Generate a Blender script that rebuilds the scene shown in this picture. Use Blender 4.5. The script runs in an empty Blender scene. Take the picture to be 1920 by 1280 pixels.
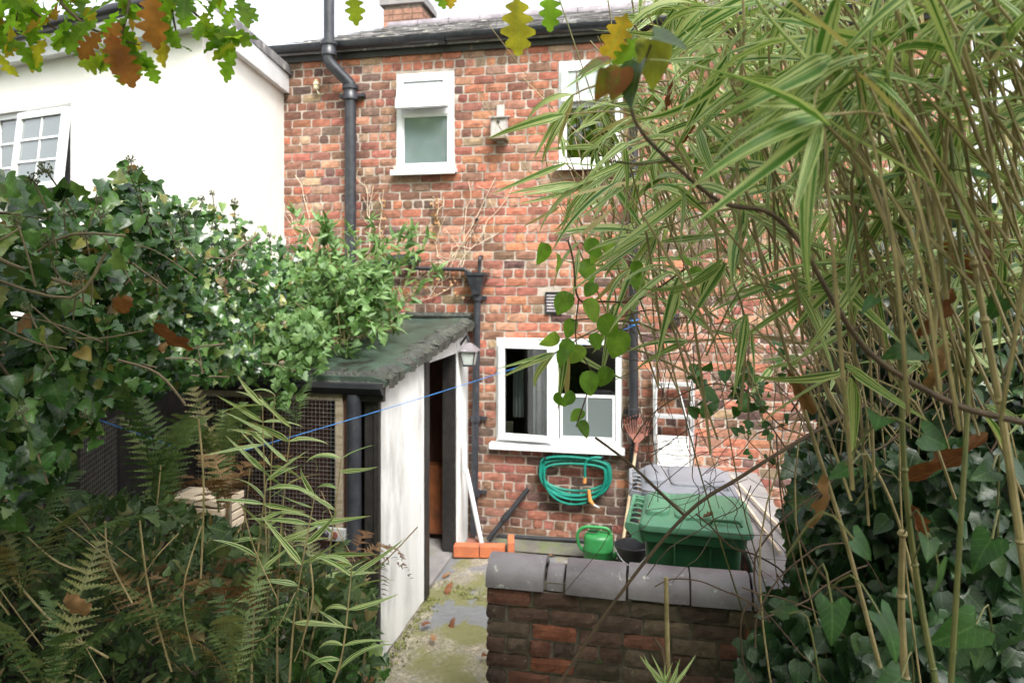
import bpy, math, random
import numpy as np
from mathutils import Vector, Matrix

random.seed(7)
rng = np.random.default_rng(11)
sc = bpy.context.scene
C = bpy.context.collection
PI = math.pi
R = math.radians

# ------------------------------------------------------------ camera
CAMP = Vector((0.0, -6.4, 2.43))
YAW = R(11.5)
FPX = 1297.0            # focal length in pixels of the 1920 px wide photograph
HOR = 530.0             # horizon row
cd = bpy.data.cameras.new('camera')
cam = bpy.data.objects.new('camera', cd)
C.objects.link(cam)
cam.location = CAMP
cam.rotation_euler = (R(90), 0, YAW)
cd.sensor_width = 36
cd.lens = 36 * FPX / 1920
cd.shift_y = -(640 - HOR) / 1920
cd.clip_start = 0.05
cd.clip_end = 500
cd.dof.use_dof = True
cd.dof.focus_distance = 2.1
cd.dof.aperture_fstop = 4.5
sc.camera = cam

# ------------------------------------------------------------ sky, sun, exposure
world = bpy.data.worlds.new('World')
sc.world = world
world.use_nodes = True
wn = world.node_tree
wn.nodes.clear()
sky = wn.nodes.new('ShaderNodeTexSky')
sky.sky_type = 'NISHITA'
sky.sun_disc = False
sky.sun_elevation = R(52)
sky.sun_rotation = R(145)
sky.air_density = 1.0
sky.dust_density = 4.0
hsv = wn.nodes.new('ShaderNodeHueSaturation')
hsv.inputs['Saturation'].default_value = 0.22      # overcast: grey white cloud instead of blue
bg = wn.nodes.new('ShaderNodeBackground')
bg.inputs['Strength'].default_value = 0.12
wo = wn.nodes.new('ShaderNodeOutputWorld')
wn.links.new(sky.outputs[0], hsv.inputs['Color'])
wn.links.new(hsv.outputs[0], bg.inputs['Color'])
wn.links.new(bg.outputs[0], wo.inputs[0])
sd = bpy.data.lights.new('sun', 'SUN')
sd.energy = 1.5
sd.angle = R(18)
sd.color = (1.0, 0.97, 0.92)
sun = bpy.data.objects.new('sun', sd)
C.objects.link(sun)
_el, _az = R(52), R(145)
_from = Vector((math.sin(_az) * math.cos(_el), math.cos(_az) * math.cos(_el), math.sin(_el)))
sun.rotation_euler = (-_from).to_track_quat('-Z', 'Y').to_euler()
sc.view_settings.view_transform = 'Standard'
sc.view_settings.look = 'None'
sc.view_settings.gamma = 1
sc.view_settings.exposure = 1.85

# ------------------------------------------------------------ pixel helpers (a pixel and a real distance give a place)
FW = Vector((-math.sin(YAW), math.cos(YAW), 0))
RT = Vector((math.cos(YAW), math.sin(YAW), 0))
UP = Vector((0, 0, 1))
def ray(px, py): return FW + RT * ((px - 960) / FPX) + UP * ((HOR - py) / FPX)
def at(px, py, d): return CAMP + ray(px, py) * d
def onY(px, py, Y=0.0):
    r = ray(px, py); return CAMP + r * ((Y - CAMP.y) / r.y)
def onX(px, py, X):
    r = ray(px, py); return CAMP + r * ((X - CAMP.x) / r.x)
def onZ(px, py, Z=0.0):
    r = ray(px, py); return CAMP + r * ((Z - CAMP.z) / r.z)
def onP(px, py, p0, n):
    r = ray(px, py); return CAMP + r * ((p0 - CAMP).dot(n) / r.dot(n))
def proj(p):
    q = Vector(p) - CAMP
    d = q.dot(FW)
    if d < 0.05: return (-9999, -9999, d)
    return (960 + FPX * q.dot(RT) / d, HOR - FPX * q.z / d, d)

# ------------------------------------------------------------ materials
def newmat(name):
    m = bpy.data.materials.new(name)
    m.use_nodes = True
    nt = m.node_tree
    b = nt.nodes['Principled BSDF']
    return m, nt, b
def nd(nt, t, **k):
    n = nt.nodes.new(t)
    for a, v in k.items(): setattr(n, a, v)
    return n
def lk(nt, a, b): nt.links.new(a, b)
def noise(nt, scale, detail=4, rough=0.55, coord='Object', stretch=None):
    tc = nd(nt, 'ShaderNodeTexCoord')
    n = nd(nt, 'ShaderNodeTexNoise')
    n.inputs['Scale'].default_value = scale
    n.inputs['Detail'].default_value = detail
    n.inputs['Roughness'].default_value = rough
    src = tc.outputs['Object' if coord == 'World' else coord]
    if coord == 'World':
        g = nd(nt, 'ShaderNodeNewGeometry'); src = g.outputs['Position']
    if stretch:
        mp = nd(nt, 'ShaderNodeMapping')
        mp.inputs['Scale'].default_value = stretch
        lk(nt, src, mp.inputs['Vector']); src = mp.outputs[0]
    lk(nt, src, n.inputs['Vector'])
    return n
def ramp(nt, src, stops):
    r = nd(nt, 'ShaderNodeValToRGB')
    e = r.color_ramp.elements
    while len(e) < len(stops): e.new(0.5)
    for i, (p, c) in enumerate(stops):
        e[i].position = p
        e[i].color = (c, c, c, 1) if isinstance(c, (int, float)) else (*c, 1)
    lk(nt, src, r.inputs['Fac'])
    return r
def mix(nt, f, a, b, mode='MIX'):
    m = nd(nt, 'ShaderNodeMix', data_type='RGBA', blend_type=mode)
    for sock, v in ((m.inputs[0], f), (m.inputs[6], a), (m.inputs[7], b)):
        if hasattr(v, 'links'): lk(nt, v, sock)
        elif isinstance(v, (int, float)): sock.default_value = v
        else: sock.default_value = (*v, 1)
    return m.outputs[2]
def bump(nt, b, src, strength, dist=0.01):
    n = nd(nt, 'ShaderNodeBump')
    n.inputs['Strength'].default_value = strength
    n.inputs['Distance'].default_value = dist
    lk(nt, src, n.inputs['Height']); lk(nt, n.outputs[0], b.inputs['Normal'])

def plain(name, c1, c2=None, scale=8, rough=0.6, bmp=0.2, bscale=60, metal=0.0, lo=0.4, hi=0.65, stain=None, stretch=None, coord='World', bdist=0.004, spec=0.5):
    m, nt, b = newmat(name)
    c2 = c2 or tuple(x * 0.75 for x in c1)
    n = noise(nt, scale, 6, 0.6, coord, stretch)
    f = ramp(nt, n.outputs['Fac'], [(lo, 0.0), (hi, 1.0)])
    col = mix(nt, f.outputs[0], c1, c2)
    if stain:
        n2 = noise(nt, stain[1], 7, 0.65, coord, stain[4] if len(stain) > 4 else None)
        f2 = ramp(nt, n2.outputs['Fac'], [(stain[2], 0.0), (stain[3], 1.0)])
        col = mix(nt, f2.outputs[0], col, stain[0])
    lk(nt, col, b.inputs['Base Color'])
    b.inputs['Roughness'].default_value = rough
    b.inputs['Metallic'].default_value = metal
    b.inputs['Specular IOR Level'].default_value = spec
    if bmp:
        nb = noise(nt, bscale, 5, 0.6, coord)
        bump(nt, b, nb.outputs['Fac'], bmp, bdist)
    return m

def attr(nt, name='luv'):
    a = nd(nt, 'ShaderNodeAttribute'); a.attribute_name = name
    return a
def tintval(nt):
    """per leaf random value: attribute z for leaves joined in one mesh, object random for leaves on their own"""
    a = attr(nt); s = nd(nt, 'ShaderNodeSeparateXYZ'); lk(nt, a.outputs['Vector'], s.inputs[0])
    oi = nd(nt, 'ShaderNodeObjectInfo')
    ad = nd(nt, 'ShaderNodeMath', operation='ADD'); lk(nt, s.outputs[2], ad.inputs[0]); lk(nt, oi.outputs['Random'], ad.inputs[1])
    fr = nd(nt, 'ShaderNodeMath', operation='FRACT'); lk(nt, ad.outputs[0], fr.inputs[0])
    return s, fr.outputs[0]
def leafmat(name, stops, rough=0.4, trans=0.3, vein=(0.25, 0.35, 0.12), veinamt=0.35, spec=0.5, blotch=None):
    m, nt, b = newmat(name)
    s, t = tintval(nt)
    col = ramp(nt, t, stops).outputs[0]
    ab = nd(nt, 'ShaderNodeMath', operation='ABSOLUTE'); lk(nt, s.outputs[0], ab.inputs[0])
    vf = ramp(nt, ab.outputs[0], [(0.0, veinamt), (0.09, 0.0)])
    col = mix(nt, vf.outputs[0], col, vein)
    # side veins running out from the midrib
    k1 = nd(nt, 'ShaderNodeMath', operation='MULTIPLY_ADD'); lk(nt, ab.outputs[0], k1.inputs[0]); k1.inputs[1].default_value = -0.38; lk(nt, s.outputs[1], k1.inputs[2])
    k2 = nd(nt, 'ShaderNodeMath', operation='MULTIPLY'); lk(nt, k1.outputs[0], k2.inputs[0]); k2.inputs[1].default_value = 5.5
    k3 = nd(nt, 'ShaderNodeMath', operation='FRACT'); lk(nt, k2.outputs[0], k3.inputs[0])
    vs_ = ramp(nt, k3.outputs[0], [(0.0, veinamt * .8), (0.1, 0.0), (0.93, 0.0), (1.0, veinamt * .8)])
    col = mix(nt, vs_.outputs[0], col, vein)
    n = noise(nt, 24, 5, 0.6, 'World')
    f = ramp(nt, n.outputs['Fac'], [(0.33, 0.62), (0.7, 1.3)])
    col = mix(nt, 1.0, col, f.outputs[0], 'MULTIPLY')
    if blotch:
        n2 = noise(nt, blotch[1], 5, 0.6, 'World')
        f2 = ramp(nt, n2.outputs['Fac'], [(blotch[2], 0.0), (blotch[2] + 0.1, 1.0)])
        col = mix(nt, f2.outputs[0], col, blotch[0])
    finish_leaf(nt, b, col, rough, trans, spec)
    return m
def finish_leaf(nt, b, col, rough, trans, spec=0.5):
    lk(nt, col, b.inputs['Base Color'])
    b.inputs['Roughness'].default_value = rough
    b.inputs['Specular IOR Level'].default_value = spec
    if trans > 0:
        tr = nd(nt, 'ShaderNodeBsdfTranslucent')
        tc = mix(nt, 1.0, col, (1.25, 1.3, 0.7), 'MULTIPLY')
        lk(nt, tc, tr.inputs['Color'])
        mx = nd(nt, 'ShaderNodeMixShader'); mx.inputs[0].default_value = trans
        lk(nt, b.outputs[0], mx.inputs[1]); lk(nt, tr.outputs[0], mx.inputs[2])
        out = nt.nodes['Material Output']
        lk(nt, mx.outputs[0], out.inputs['Surface'])
    nb = noise(nt, 90, 3, 0.5, 'World')
    bump(nt, b, nb.outputs['Fac'], 0.25, 0.003)

MAT = {}
# brick: per brick colour lies in the attribute 'bcol'
def brickmat(name, moss=0.0, soot=(0.05, 0.035, 0.03)):
    m, nt, b = newmat(name)
    a = attr(nt, 'bcol')
    n = noise(nt, 22, 7, 0.65, 'World')
    f = ramp(nt, n.outputs['Fac'], [(0.3, 0.62), (0.7, 1.25)])
    col = mix(nt, 1.0, a.outputs['Color'], f.outputs[0], 'MULTIPLY')
    n2 = noise(nt, 9, 8, 0.7, 'World')
    f2 = ramp(nt, n2.outputs['Fac'], [(0.56, 0.0), (0.72, 0.75)])
    col = mix(nt, f2.outputs[0], col, soot)
    n6 = noise(nt, 1.3, 5, 0.6, 'World')
    f6 = ramp(nt, n6.outputs['Fac'], [(0.34, 0.5), (0.58, 1.04)])
    col = mix(nt, 1.0, col, f6.outputs[0], 'MULTIPLY')
    n4 = noise(nt, 60, 5, 0.7, 'World')
    f4 = ramp(nt, n4.outputs['Fac'], [(0.62, 0.0), (0.74, 0.55)])
    col = mix(nt, f4.outputs[0], col, (0.5, 0.38, 0.3))
    if moss:
        n3 = noise(nt, 14, 8, 0.75, 'World')
        f3 = ramp(nt, n3.outputs['Fac'], [(0.62, 0.0), (0.68, moss)])
        col = mix(nt, f3.outputs[0], col, (0.36, 0.40, 0.24))
    lk(nt, col, b.inputs['Base Color'])
    b.inputs['Roughness'].default_value = 0.88
    b.inputs['Specular IOR Level'].default_value = 0.25
    nb = noise(nt, 120, 6, 0.7, 'World')
    bump(nt, b, nb.outputs['Fac'], 0.5, 0.006)
    return m
MAT['brick'] = brickmat('weathered_brick')
MAT['dbrick'] = brickmat('mossy_dark_brick', 0.8, (0.03, 0.025, 0.02))
MAT['mortar'] = plain('lime_mortar', (0.46, 0.40, 0.345), (0.32, 0.27, 0.23), 5, 0.95, 0.6, 90, stain=((0.16, 0.13, 0.11), 2.5, 0.5, 0.75), spec=0.2)
MAT['dmortar'] = plain('dark_old_mortar', (0.19, 0.165, 0.135), (0.10, 0.085, 0.07), 9, 0.95, 0.6, 90, stain=((0.10, 0.13, 0.05), 6, 0.58, 0.7), spec=0.2)
MAT['render'] = plain('cream_masonry_paint', (0.83, 0.81, 0.77), (0.79, 0.77, 0.72), 2.2, 0.85, 0.3, 45, stain=((0.60, 0.57, 0.50), 2.4, 0.64, 0.88))
MAT['upvc'] = plain('white_upvc', (0.74, 0.75, 0.77), (0.66, 0.67, 0.68), 5, 0.35, 0.0, stain=((0.42, 0.42, 0.38), 7, 0.66, 0.82))
MAT['ladder_alu'] = plain('dull_aluminium', (0.72, 0.73, 0.75), (0.58, 0.59, 0.60), 9, 0.38, 0.1, metal=0.55)
MAT['white_board'] = plain('scuffed_white_board', (0.78, 0.78, 0.76), (0.68, 0.68, 0.66), 14, 0.5, 0.1, stain=((0.2, 0.18, 0.16), 20, 0.68, 0.74))
MAT['black_iron'] = plain('black_painted_iron', (0.022, 0.024, 0.03), (0.04, 0.042, 0.05), 14, 0.38, 0.35, 50, stain=((0.09, 0.085, 0.085), 9, 0.6, 0.8))
MAT['black_plastic'] = plain('black_plastic', (0.02, 0.021, 0.025), (0.03, 0.03, 0.034), 10, 0.35, 0.05)
MAT['slate'] = plain('lichened_slate', (0.24, 0.23, 0.23), (0.14, 0.135, 0.14), 7, 0.7, 0.5, 60, stain=((0.55, 0.54, 0.48), 9, 0.56, 0.66))
MAT['felt'] = plain('green_mineral_felt', (0.055, 0.085, 0.065), (0.035, 0.05, 0.04), 5, 0.42, 0.6, 140, stain=((0.02, 0.02, 0.018), 3.5, 0.55, 0.66), bdist=0.004)
MAT['felt_edge'] = plain('tarred_felt_edge', (0.03, 0.033, 0.03), (0.06, 0.065, 0.05), 12, 0.6, 0.9, 30, stain=((0.20, 0.19, 0.13), 16, 0.66, 0.72), bdist=0.02)
MAT['whitewash'] = plain('grubby_whitewash', (0.78, 0.78, 0.77), (0.66, 0.66, 0.65), 3.0, 0.8, 0.45, 40, stain=((0.33, 0.32, 0.30), 2.6, 0.5, 0.78, (1.5, 1.5, 0.5)), stretch=(2, 2, 0.4))
MAT['black_wood'] = plain('flaking_black_paint', (0.016, 0.015, 0.015), (0.03, 0.026, 0.024), 18, 0.5, 0.6, 40, stain=((0.15, 0.08, 0.05), 9, 0.66, 0.72, (2, 2, 0.5)))
MAT['brown_wood'] = plain('stained_brown_board', (0.10, 0.035, 0.022), (0.05, 0.02, 0.015), 6, 0.6, 0.4, 50, stretch=(3, 3, 0.5))
MAT['old_wood'] = plain('weathered_softwood', (0.30, 0.25, 0.185), (0.19, 0.15, 0.10), 14, 0.8, 0.6, 60, stretch=(0.3, 3, 3), stain=((0.10, 0.11, 0.06), 7, 0.58, 0.72))
MAT['pale_wood'] = plain('pale_dry_wood', (0.66, 0.55, 0.42), (0.52, 0.41, 0.30), 10, 0.8, 0.4, 60)
MAT['pole_wood'] = plain('turned_ash_handle', (0.52, 0.40, 0.26), (0.38, 0.28, 0.18), 8, 0.6, 0.2, 60, stretch=(3, 3, 0.3))
MAT['orange_tile'] = plain('orange_panel_tile', (0.24, 0.075, 0.022), (0.13, 0.045, 0.016), 9, 0.6, 0.2, 60)
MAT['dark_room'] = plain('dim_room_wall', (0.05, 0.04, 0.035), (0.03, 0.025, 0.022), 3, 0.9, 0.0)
MAT['curtain'] = plain('pale_curtain_cloth', (0.58, 0.58, 0.60), (0.46, 0.46, 0.50), 7, 0.9, 0.2, 40)
MAT['wire'] = plain('galvanised_wire', (0.22, 0.22, 0.21), (0.13, 0.12, 0.11), 20, 0.5, 0.0, metal=0.4)
MAT['green_bin'] = plain('green_bin_plastic', (0.03, 0.13, 0.06), (0.025, 0.10, 0.045), 4, 0.42, 0.12, 200, stain=((0.20, 0.30, 0.18), 7, 0.64, 0.82))
MAT['green_lid'] = plain('sun_faded_green_lid', (0.115, 0.29, 0.18), (0.085, 0.23, 0.14), 4, 0.45, 0.12, 200, stain=((0.20, 0.33, 0.22), 8, 0.6, 0.8))
MAT['grey_bin'] = plain('grey_bin_plastic', (0.24, 0.25, 0.28), (0.19, 0.20, 0.23), 4, 0.42, 0.1, 200, stain=((0.36, 0.37, 0.39), 6, 0.6, 0.8))
MAT['can_green'] = plain('bright_green_plastic', (0.03, 0.22, 0.06), (0.022, 0.17, 0.045), 7, 0.42, 0.15, 90, stain=((0.10, 0.16, 0.07), 14, 0.62, 0.78))
MAT['hose'] = plain('teal_hose_rubber', (0.006, 0.19, 0.14), (0.004, 0.14, 0.105), 14, 0.42, 0.05)
MAT['brass'] = plain('orange_hose_fitting', (0.62, 0.26, 0.07), (0.5, 0.2, 0.06), 20, 0.4, 0.0)
MAT['rust'] = plain('faded_rust_red_metal', (0.24, 0.085, 0.055), (0.14, 0.055, 0.04), 18, 0.7, 0.3, 80)
MAT['coping'] = plain('grey_purple_coping_clay', (0.25, 0.225, 0.245), (0.15, 0.132, 0.145), 3.5, 0.6, 0.5, 70, stain=((0.50, 0.50, 0.46), 22, 0.63, 0.68))
MAT['concrete'] = plain('grey_slab_concrete', (0.25, 0.235, 0.23), (0.17, 0.16, 0.16), 4, 0.85, 0.5, 70, stain=((0.18, 0.19, 0.12), 5, 0.6, 0.75))
MAT['orange_brick'] = plain('clean_orange_brick', (0.50, 0.15, 0.06), (0.34, 0.10, 0.05), 7, 0.8, 0.5, 80, stain=((0.20, 0.17, 0.10), 12, 0.6, 0.75))
MAT['rope'] = plain('blue_nylon_line', (0.05, 0.22, 0.55), (0.04, 0.16, 0.42), 20, 0.5, 0.0)
MAT['cream_ceramic'] = plain('cream_glazed_ceramic', (0.66, 0.60, 0.42), (0.5, 0.45, 0.3), 9, 0.3, 0.0)
MAT['grey_wood'] = plain('silvered_birdbox_wood', (0.46, 0.43, 0.41), (0.34, 0.31, 0.29), 16, 0.85, 0.4, 60, stretch=(4, 4, 0.4))
MAT['lantern_glass'] = plain('rain_streaked_milky_glass', (0.56, 0.60, 0.58), (0.42, 0.44, 0.40), 12, 0.25, 0.0, stain=((0.30, 0.16, 0.09), 18, 0.62, 0.7))
MAT['pot_clay'] = plain('chimney_clay', (0.50, 0.33, 0.2), (0.4, 0.26, 0.16), 6, 0.85, 0.3)
MAT['stem_tan'] = plain('dry_tan_cane', (0.38, 0.29, 0.155), (0.21, 0.16, 0.075), 12, 0.55, 0.2, 80, stain=((0.16, 0.15, 0.05), 7, 0.55, 0.7))
MAT['stem_green'] = plain('olive_green_cane', (0.12, 0.13, 0.045), (0.20, 0.18, 0.07), 10, 0.5, 0.2, 80)
MAT['stem_dark'] = plain('dark_brown_twig', (0.075, 0.045, 0.03), (0.11, 0.065, 0.04), 30, 0.65, 0.4, 120)
MAT['stem_wood'] = plain('ivy_wood', (0.20, 0.15, 0.10), (0.13, 0.10, 0.065), 14, 0.85, 0.5, 80)
MAT['bark'] = plain('oak_bark', (0.13, 0.11, 0.085), (0.07, 0.06, 0.05), 9, 0.95, 1.0, 30, stretch=(3, 3, 0.5), bdist=0.03)
MAT['soil'] = plain('dark_leaf_litter', (0.06, 0.045, 0.03), (0.03, 0.024, 0.018), 6, 0.95, 0.8, 30, stain=((0.05, 0.07, 0.025), 4, 0.52, 0.66), bdist=0.03)
MAT['ivy'] = leafmat('glossy_ivy_leaf', [(0.0, (0.014, 0.045, 0.012)), (0.4, (0.032, 0.09, 0.021)), (0.75, (0.085, 0.185, 0.04)), (0.93, (0.17, 0.25, 0.07)), (0.97, (0.30, 0.27, 0.08)), (1.0, (0.24, 0.11, 0.05))], 0.24, 0.15, (0.2, 0.3, 0.12), 0.25)
MAT['ivy_shaded'] = leafmat('deep_green_ivy_leaf', [(0.0, (0.008, 0.026, 0.010)), (0.5, (0.016, 0.046, 0.016)), (0.9, (0.032, 0.078, 0.025)), (1.0, (0.07, 0.11, 0.04))], 0.32, 0.1, (0.13, 0.22, 0.1), 0.3)  # darker copy of the ivy leaf, with deep shade put into its colour
MAT['shrub'] = leafmat('light_green_shrub_leaf', [(0.0, (0.07, 0.15, 0.045)), (0.5, (0.12, 0.235, 0.065)), (1.0, (0.2, 0.32, 0.12))], 0.5, 0.35)
MAT['round'] = leafmat('fresh_green_vine_leaf', [(0.0, (0.12, 0.26, 0.035)), (0.6, (0.20, 0.38, 0.05)), (1.0, (0.30, 0.45, 0.08))], 0.42, 0.62, (0.3, 0.42, 0.12), 0.4)
MAT['bind'] = leafmat('bindweed_leaf', [(0.0, (0.022, 0.075, 0.017)), (0.6, (0.038, 0.115, 0.024)), (1.0, (0.07, 0.17, 0.034))], 0.45, 0.25, (0.16, 0.28, 0.1), 0.4)
MAT['oak'] = leafmat('autumn_oak_leaf', [(0.0, (0.16, 0.32, 0.03)), (0.6, (0.27, 0.46, 0.05)), (0.8, (0.36, 0.46, 0.05)), (0.92, (0.58, 0.42, 0.05)), (1.0, (0.50, 0.20, 0.04))], 0.5, 0.8, (0.3, 0.4, 0.1), 0.4)
MAT['dead'] = leafmat('brown_dead_oak_leaf', [(0.0, (0.15, 0.05, 0.02)), (0.7, (0.24, 0.09, 0.038)), (1.0, (0.34, 0.19, 0.10))], 0.6, 0.25, (0.3, 0.15, 0.07), 0.5)
MAT['oak_brown'] = leafmat('orange_brown_oak_leaf', [(0.0, (0.34, 0.12, 0.03)), (1.0, (0.46, 0.18, 0.05))], 0.5, 0.6, (0.4, 0.2, 0.06), 0.4)
MAT['fern'] = leafmat('green_fern_frond', [(0.0, (0.045, 0.10, 0.025)), (0.45, (0.10, 0.165, 0.05)), (0.75, (0.18, 0.23, 0.085)), (1.0, (0.27, 0.155, 0.06))], 0.55, 0.3, (0.2, 0.22, 0.08), 0.3)
MAT['deadfern'] = leafmat('rust_brown_dead_fern', [(0.0, (0.14, 0.07, 0.03)), (0.5, (0.22, 0.115, 0.05)), (1.0, (0.3, 0.2, 0.1))], 0.8, 0.2, (0.2, 0.1, 0.05), 0.2)
MAT['drytan'] = leafmat('papery_tan_leaf', [(0.0, (0.34, 0.17, 0.07)), (1.0, (0.5, 0.34, 0.18))], 0.7, 0.3, (0.4, 0.25, 0.1), 0.2)
MAT['under'] = leafmat('low_undergrowth_leaf', [(0.0, (0.02, 0.05, 0.014)), (0.5, (0.042, 0.085, 0.022)), (0.85, (0.1, 0.15, 0.05)), (1.0, (0.2, 0.13, 0.06))], 0.55, 0.25)
MAT['red_leaf'] = leafmat('reddening_bramble_leaf', [(0.0, (0.38, 0.08, 0.05)), (1.0, (0.42, 0.16, 0.06))], 0.4, 0.35, (0.3, 0.2, 0.05), 0.5, blotch=((0.22, 0.26, 0.04), 22, 0.55))
MAT['yellow_leaf'] = leafmat('yellowing_bramble_leaf', [(0.0, (0.30, 0.30, 0.03)), (1.0, (0.36, 0.36, 0.05))], 0.4, 0.4, (0.35, 0.4, 0.1), 0.5, blotch=((0.05, 0.07, 0.02), 16, 0.55))
MAT['darkgreen_leaf'] = leafmat('dark_bramble_leaf', [(0.0, (0.05, 0.10, 0.03)), (1.0, (0.07, 0.13, 0.035))], 0.35, 0.2, (0.2, 0.25, 0.08), 0.5)
MAT['moss'] = leafmat('path_moss', [(0.0, (0.10, 0.12, 0.03)), (1.0, (0.20, 0.21, 0.06))], 0.9, 0.1)
MAT['berry'] = plain('ivy_berry_head', (0.16, 0.17, 0.09), (0.08, 0.085, 0.05), 60, 0.7, 0.3, 200)

# variegated bamboo leaf: cream lines along a green blade
def bamboomat():
    m, nt, b = newmat('variegated_bamboo_leaf')
    s, t = tintval(nt)
    green = ramp(nt, t, [(0.0, (0.04, 0.12, 0.025)), (0.6, (0.085, 0.21, 0.04)), (1.0, (0.13, 0.26, 0.07))]).outputs[0]
    cx = nd(nt, 'ShaderNodeCombineXYZ')
    mu = nd(nt, 'ShaderNodeMath', operation='MULTIPLY'); mu.inputs[1].default_value = 3.0
    lk(nt, s.outputs[0], mu.inputs[0]); lk(nt, mu.outputs[0], cx.inputs[0])
    m2 = nd(nt, 'ShaderNodeMath', operation='MULTIPLY'); m2.inputs[1].default_value = 37.0
    lk(nt, t, m2.inputs[0]); lk(nt, m2.outputs[0], cx.inputs[1])
    n = nd(nt, 'ShaderNodeTexNoise'); n.inputs['Scale'].default_value = 1.0; n.inputs['Detail'].default_value = 1.0
    lk(nt, cx.outputs[0], n.inputs['Vector'])
    f = ramp(nt, n.outputs['Fac'], [(0.48, 0.0), (0.53, 1.0)])
    col = mix(nt, f.outputs[0], green, (0.55, 0.60, 0.30))
    ab = nd(nt, 'ShaderNodeMath', operation='ABSOLUTE'); lk(nt, s.outputs[0], ab.inputs[0])
    e = ramp(nt, ab.outputs[0], [(0.76, 0.0), (0.86, 0.85)])
    col = mix(nt, e.outputs[0], col, (0.55, 0.60, 0.32))
    tp = ramp(nt, s.outputs[1], [(0.86, 0.0), (1.0, 0.9)])
    col = mix(nt, tp.outputs[0], col, (0.45, 0.33, 0.18))
    dry = ramp(nt, t, [(0.955, 0.0), (0.965, 0.85)])
    col = mix(nt, dry.outputs[0], col, (0.50, 0.38, 0.21))
    finish_leaf(nt, b, col, 0.45, 0.32, 0.4)
    return m
MAT['bamboo'] = bamboomat()

def glassmat(name, tint, refl=1.0, rough=0.02, body=None, bodyamt=0.0):
    m, nt, b = newmat(name)
    nt.nodes.remove(b)
    tr = nd(nt, 'ShaderNodeBsdfTransparent'); tr.inputs[0].default_value = (*tint, 1)
    gl = nd(nt, 'ShaderNodeBsdfGlossy'); gl.inputs['Roughness'].default_value = rough
    n = noise(nt, 1.5, 2, 0.5, 'World'); bp = nd(nt, 'ShaderNodeBump'); bp.inputs['Strength'].default_value = 0.03; bp.inputs['Distance'].default_value = 0.05
    lk(nt, n.outputs['Fac'], bp.inputs['Height']); lk(nt, bp.outputs[0], gl.inputs['Normal'])
    fr = nd(nt, 'ShaderNodeFresnel'); fr.inputs[0].default_value = 1.52
    mu = nd(nt, 'ShaderNodeMath', operation='MULTIPLY'); mu.inputs[1].default_value = 2.0 * refl; mu.use_clamp = True
    lk(nt, fr.outputs[0], mu.inputs[0])
    base = tr.outputs[0]
    if body:
        df = nd(nt, 'ShaderNodeBsdfDiffuse'); df.inputs[0].default_value = (*body, 1)
        m0 = nd(nt, 'ShaderNodeMixShader'); m0.inputs[0].default_value = bodyamt
        lk(nt, tr.outputs[0], m0.inputs[1]); lk(nt, df.outputs[0], m0.inputs[2]); base = m0.outputs[0]
    mx = nd(nt, 'ShaderNodeMixShader')
    lk(nt, mu.outputs[0], mx.inputs[0]); lk(nt, base, mx.inputs[1]); lk(nt, gl.outputs[0], mx.inputs[2])
    lk(nt, mx.outputs[0], nt.nodes['Material Output'].inputs['Surface'])
    return m
MAT['glass'] = glassmat('window_glass', (0.8, 0.85, 0.85))
MAT['frosted'] = glassmat('frosted_bathroom_glass', (0.5, 0.6, 0.62), 1.7, 0.07, (0.16, 0.21, 0.225), 0.72)
MAT['grey_glass'] = glassmat('grey_reflection_glass', (0.6, 0.65, 0.65), 1.8, 0.03, (0.20, 0.235, 0.235), 0.7)  # grey body puts the reflection in the kitchen pane into its colour

# mossy concrete path
def pathmat():
    m, nt, b = newmat('mossy_concrete')
    n = noise(nt, 5, 8, 0.65, 'World')
    col = ramp(nt, n.outputs['Fac'], [(0.3, (0.30, 0.26, 0.20)), (0.5, (0.22, 0.20, 0.15)), (0.7, (0.40, 0.36, 0.29))]).outputs[0]
    n5 = noise(nt, 45, 6, 0.7, 'World')
    f5 = ramp(nt, n5.outputs['Fac'], [(0.35, 0.45), (0.65, 1.45)])
    col = mix(nt, 1.0, col, f5.outputs[0], 'MULTIPLY')
    n2 = noise(nt, 1.9, 9, 0.62, 'World')
    f2 = ramp(nt, n2.outputs['Fac'], [(0.46, 0.0), (0.56, 0.9)])
    col = mix(nt, f2.outputs[0], col, (0.15, 0.15, 0.055))
    n3 = noise(nt, 1.7, 8, 0.6, 'World', (1.6, 1, 1))
    f3 = ramp(nt, n3.outputs['Fac'], [(0.53, 0.0), (0.57, 0.9)])
    col = mix(nt, f3.outputs[0], col, (0.17, 0.18, 0.20))
    lk(nt, col, b.inputs['Base Color'])
    rr = ramp(nt, f3.outputs[0], [(0.0, 0.85), (1.0, 0.35)])
    lk(nt, rr.outputs[0], b.inputs['Roughness'])
    bump(nt, b, n5.outputs['Fac'], 0.7, 0.01)
    return m
MAT['path'] = pathmat()
MAT['damp_concrete'] = plain('damp_mossy_concrete', (0.13, 0.12, 0.10), (0.08, 0.08, 0.065), 6, 0.8, 0.6, 60, stain=((0.10, 0.12, 0.05), 5, 0.52, 0.66))

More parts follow.
